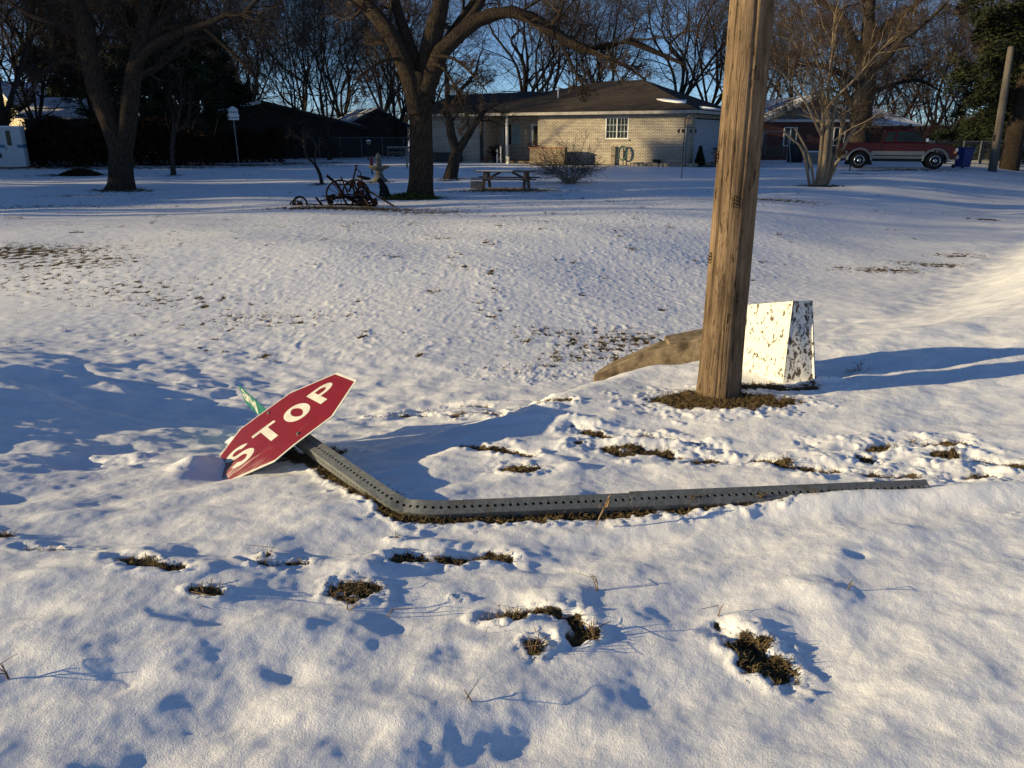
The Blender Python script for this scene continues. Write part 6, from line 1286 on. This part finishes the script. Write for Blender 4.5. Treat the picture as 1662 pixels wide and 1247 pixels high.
# white camper at the left edge
p = gs(12, 273); t = thing('camper_trailer', 'small white camper with a blue stripe at the far left edge', 'camper', (at(37, 272, 40).x-.85, 40, hgt(at(6, 272, 40).x, 40)), R(26))
MB().box((-.3, 1.2, .53), (2.4, 2.4, .9)).build('lower_body', M['white_siding'], t); MB().box((-.3, 1.2, 1.06), (2.41, 2.41, .16)).build('stripe', M['blue_siding'], t); MB().box((-.3, 1.2, 1.55), (2.4, 2.4, .82)).build('upper_body', M['white_siding'], t); MB().box((-.3, 1.2, 1.99), (2.5, 2.5, .06)).build('roof', M['snow_plain'], t)
m_ = MB(); m_.box((.40, -.012, 1.05), (.5, .03, 1.7)); dr = m_.build('door', M['white_siding'], t); MB().box((.36, -.03, 1.45), (.2, .02, .7)).build('pane', M['glass'], dr); MB().box((.2, -.04, .95), (.03, .04, .1)).build('handle', M['dark_trim'], dr); MB().box((-.15, -.012, .62), (.16, .03, .22)).build('hatch', M['dark_trim'], t)
# fences
def wire_fence(label, pts, D, h, posts, m_='grey_metal', wires=6):
    A, B = at(pts[0], 262, D), at(pts[1], 262, D); t = thing('chain_link_fence', label, 'fence', (A.x, D, hgt(A.x, D))); L = B.x-A.x
    for k in range(posts): MB().tube([(L*k/(posts-1), 0, 0), (L*k/(posts-1), 0, h)], .03, 6).build('fence_post', M[m_], t)
    MB().tube([(0, 0, h-.03), (L, 0, h-.03)], .02, 6).build('top_rail', M[m_], t); mb = MB(); n = int(L/.16)
    for k in range(n):
        x = L*k/n; mb.tube([(x, .03, .05), (min(x+h*.8, L), .03, .05+min(h-.08, (L-x)/.8))], .004, 3, False); mb.tube([(x, .034, h-.05), (min(x+h*.8, L), .034, h-.05-min(h-.1, (L-x)/.8))], .004, 3, False)
    mb.build('mesh_wire', M[m_], t)
wire_fence('chain link fence in front of the dark shed, left of the big tree', (520, 690), 58, 1.45, 6)
wire_fence('chain link fence along the right edge behind the blue bin', (1560, 1700), 44, 1.3, 6)
A = at(1482, 262, 47); t = thing('wooden_fence', 'dark rail fence between the pickup nose and the leaning pole', 'fence', (A.x+1.2, 47, hgt(A.x, 47))); L = at(1610, 262, 47).x-A.x-1.2
for k in range(6): MB().box((L*k/5, 0, .7), (.1, .1, 1.4)).build('fence_post', M['old_wood'], t)
for z in (.35, .75, 1.15): MB().box((L/2, -.07, z), (L, .03, .14)).build('rail', M['old_wood'], t)
# grey leaning pole at right
c = at(1612, 270, 41); zt = at(1641, 78, 41); t = thing('leaning_pole', 'old grey wooden pole leaning right in front of the pine at the right edge', 'pole', (c.x, 41, hgt(c.x, 41))); q = zt-t.location; MB().tube([(0, 0, -.2), q*.3, q*.65, q], [.21, .19, .17, .145], 16).build('shaft', M['pole_grey'], t, True); MB().lathe([(.15, 0), (.12, .05), (.02, .08)], 16, q).build('cap', M['pole_grey'], t); MB().box(q*.28+Vector((-.2, -.05, 0)), (.1, .1, .3)).build('bracket', M['dark_trim'], t)
x = at(1622, 262, 52).x; plant('bare_tree', 'leafless tree with a reddish trunk right behind the leaning grey pole', 'tree', x, 52, *BASES['c'], M['bark_dark'], M['twig'], rz=1.0, sc=1.0)
# yard clutter in front of the neighbour house
for k, (px, D, kind) in enumerate([(1255, 47, 'a'), (1290, 49, 'b'), (1325, 46, 'c'), (1248, 44, 'd'), (1306, 44, 'd')]):
    p = at(px, 262, D); z = hgt(p.x, D)
    if kind == 'a': t = thing('garden_swing', 'dark metal swing frame in the shade left of the neighbour house door', 'swing', (p.x, D, z)); [MB().tube([(s*.9, -.4, 0), (s*.7, 0, 1.8), (s*.9, .4, 0)], .03, 6).build('leg', M['grey_metal'], t) for s in (-1, 1)]; MB().tube([(-.7, 0, 1.8), (.7, 0, 1.8)], .03, 6).build('beam', M['grey_metal'], t); MB().box((0, 0, .5), (1.2, .45, .05)).build('seat', M['old_wood'], t); MB().box((0, .22, .75), (1.2, .04, .45)).build('backrest', M['old_wood'], t); [MB().tube([(s*.55, 0, .5), (s*.55, 0, 1.8)], .012, 4).build('chain', M['grey_metal'], t) for s in (-1, 1)]
    elif kind == 'b': t = thing('covered_grill', 'dark covered barbecue under the neighbour house gable', 'barbecue', (p.x, D, z)); MB().lathe([(.45, 0), (.5, .5), (.55, .85), (.4, 1.05), (.1, 1.15)], 12).build('cover', M['black_plastic'], t, True); MB().box((.6, 0, .8), (.35, .4, .04)).build('side_shelf', M['old_wood'], t)
    elif kind == 'c': t = thing('storage_tub', 'pale grey storage tub behind the many stemmed tree', 'tub', (p.x, D, z)); mb = MB(); mb.box((0, 0, .35), (1.2, .6, .6)); mb.build('tub', M['block'], t, bevel=.03); MB().box((0, 0, .68), (1.26, .66, .06)).build('lid', M['snow_plain'], t, bevel=.015)
    else: t = thing('yard_stake', ['short dark stake on the snow left of the many stemmed tree', 'short dark stake in front of the storage tub'][k-3], 'stake', (p.x, D-6, hgt(p.x, D-6))); MB().tube([(0, 0, -.1), (0, 0, .35)], .03, 6).build('shaft', M['dark_trim'], t); MB().lathe([(.045, 0), (.045, .04), (.01, .06)], 8, (0, 0, .35)).build('cap', M['dark_trim'], t)
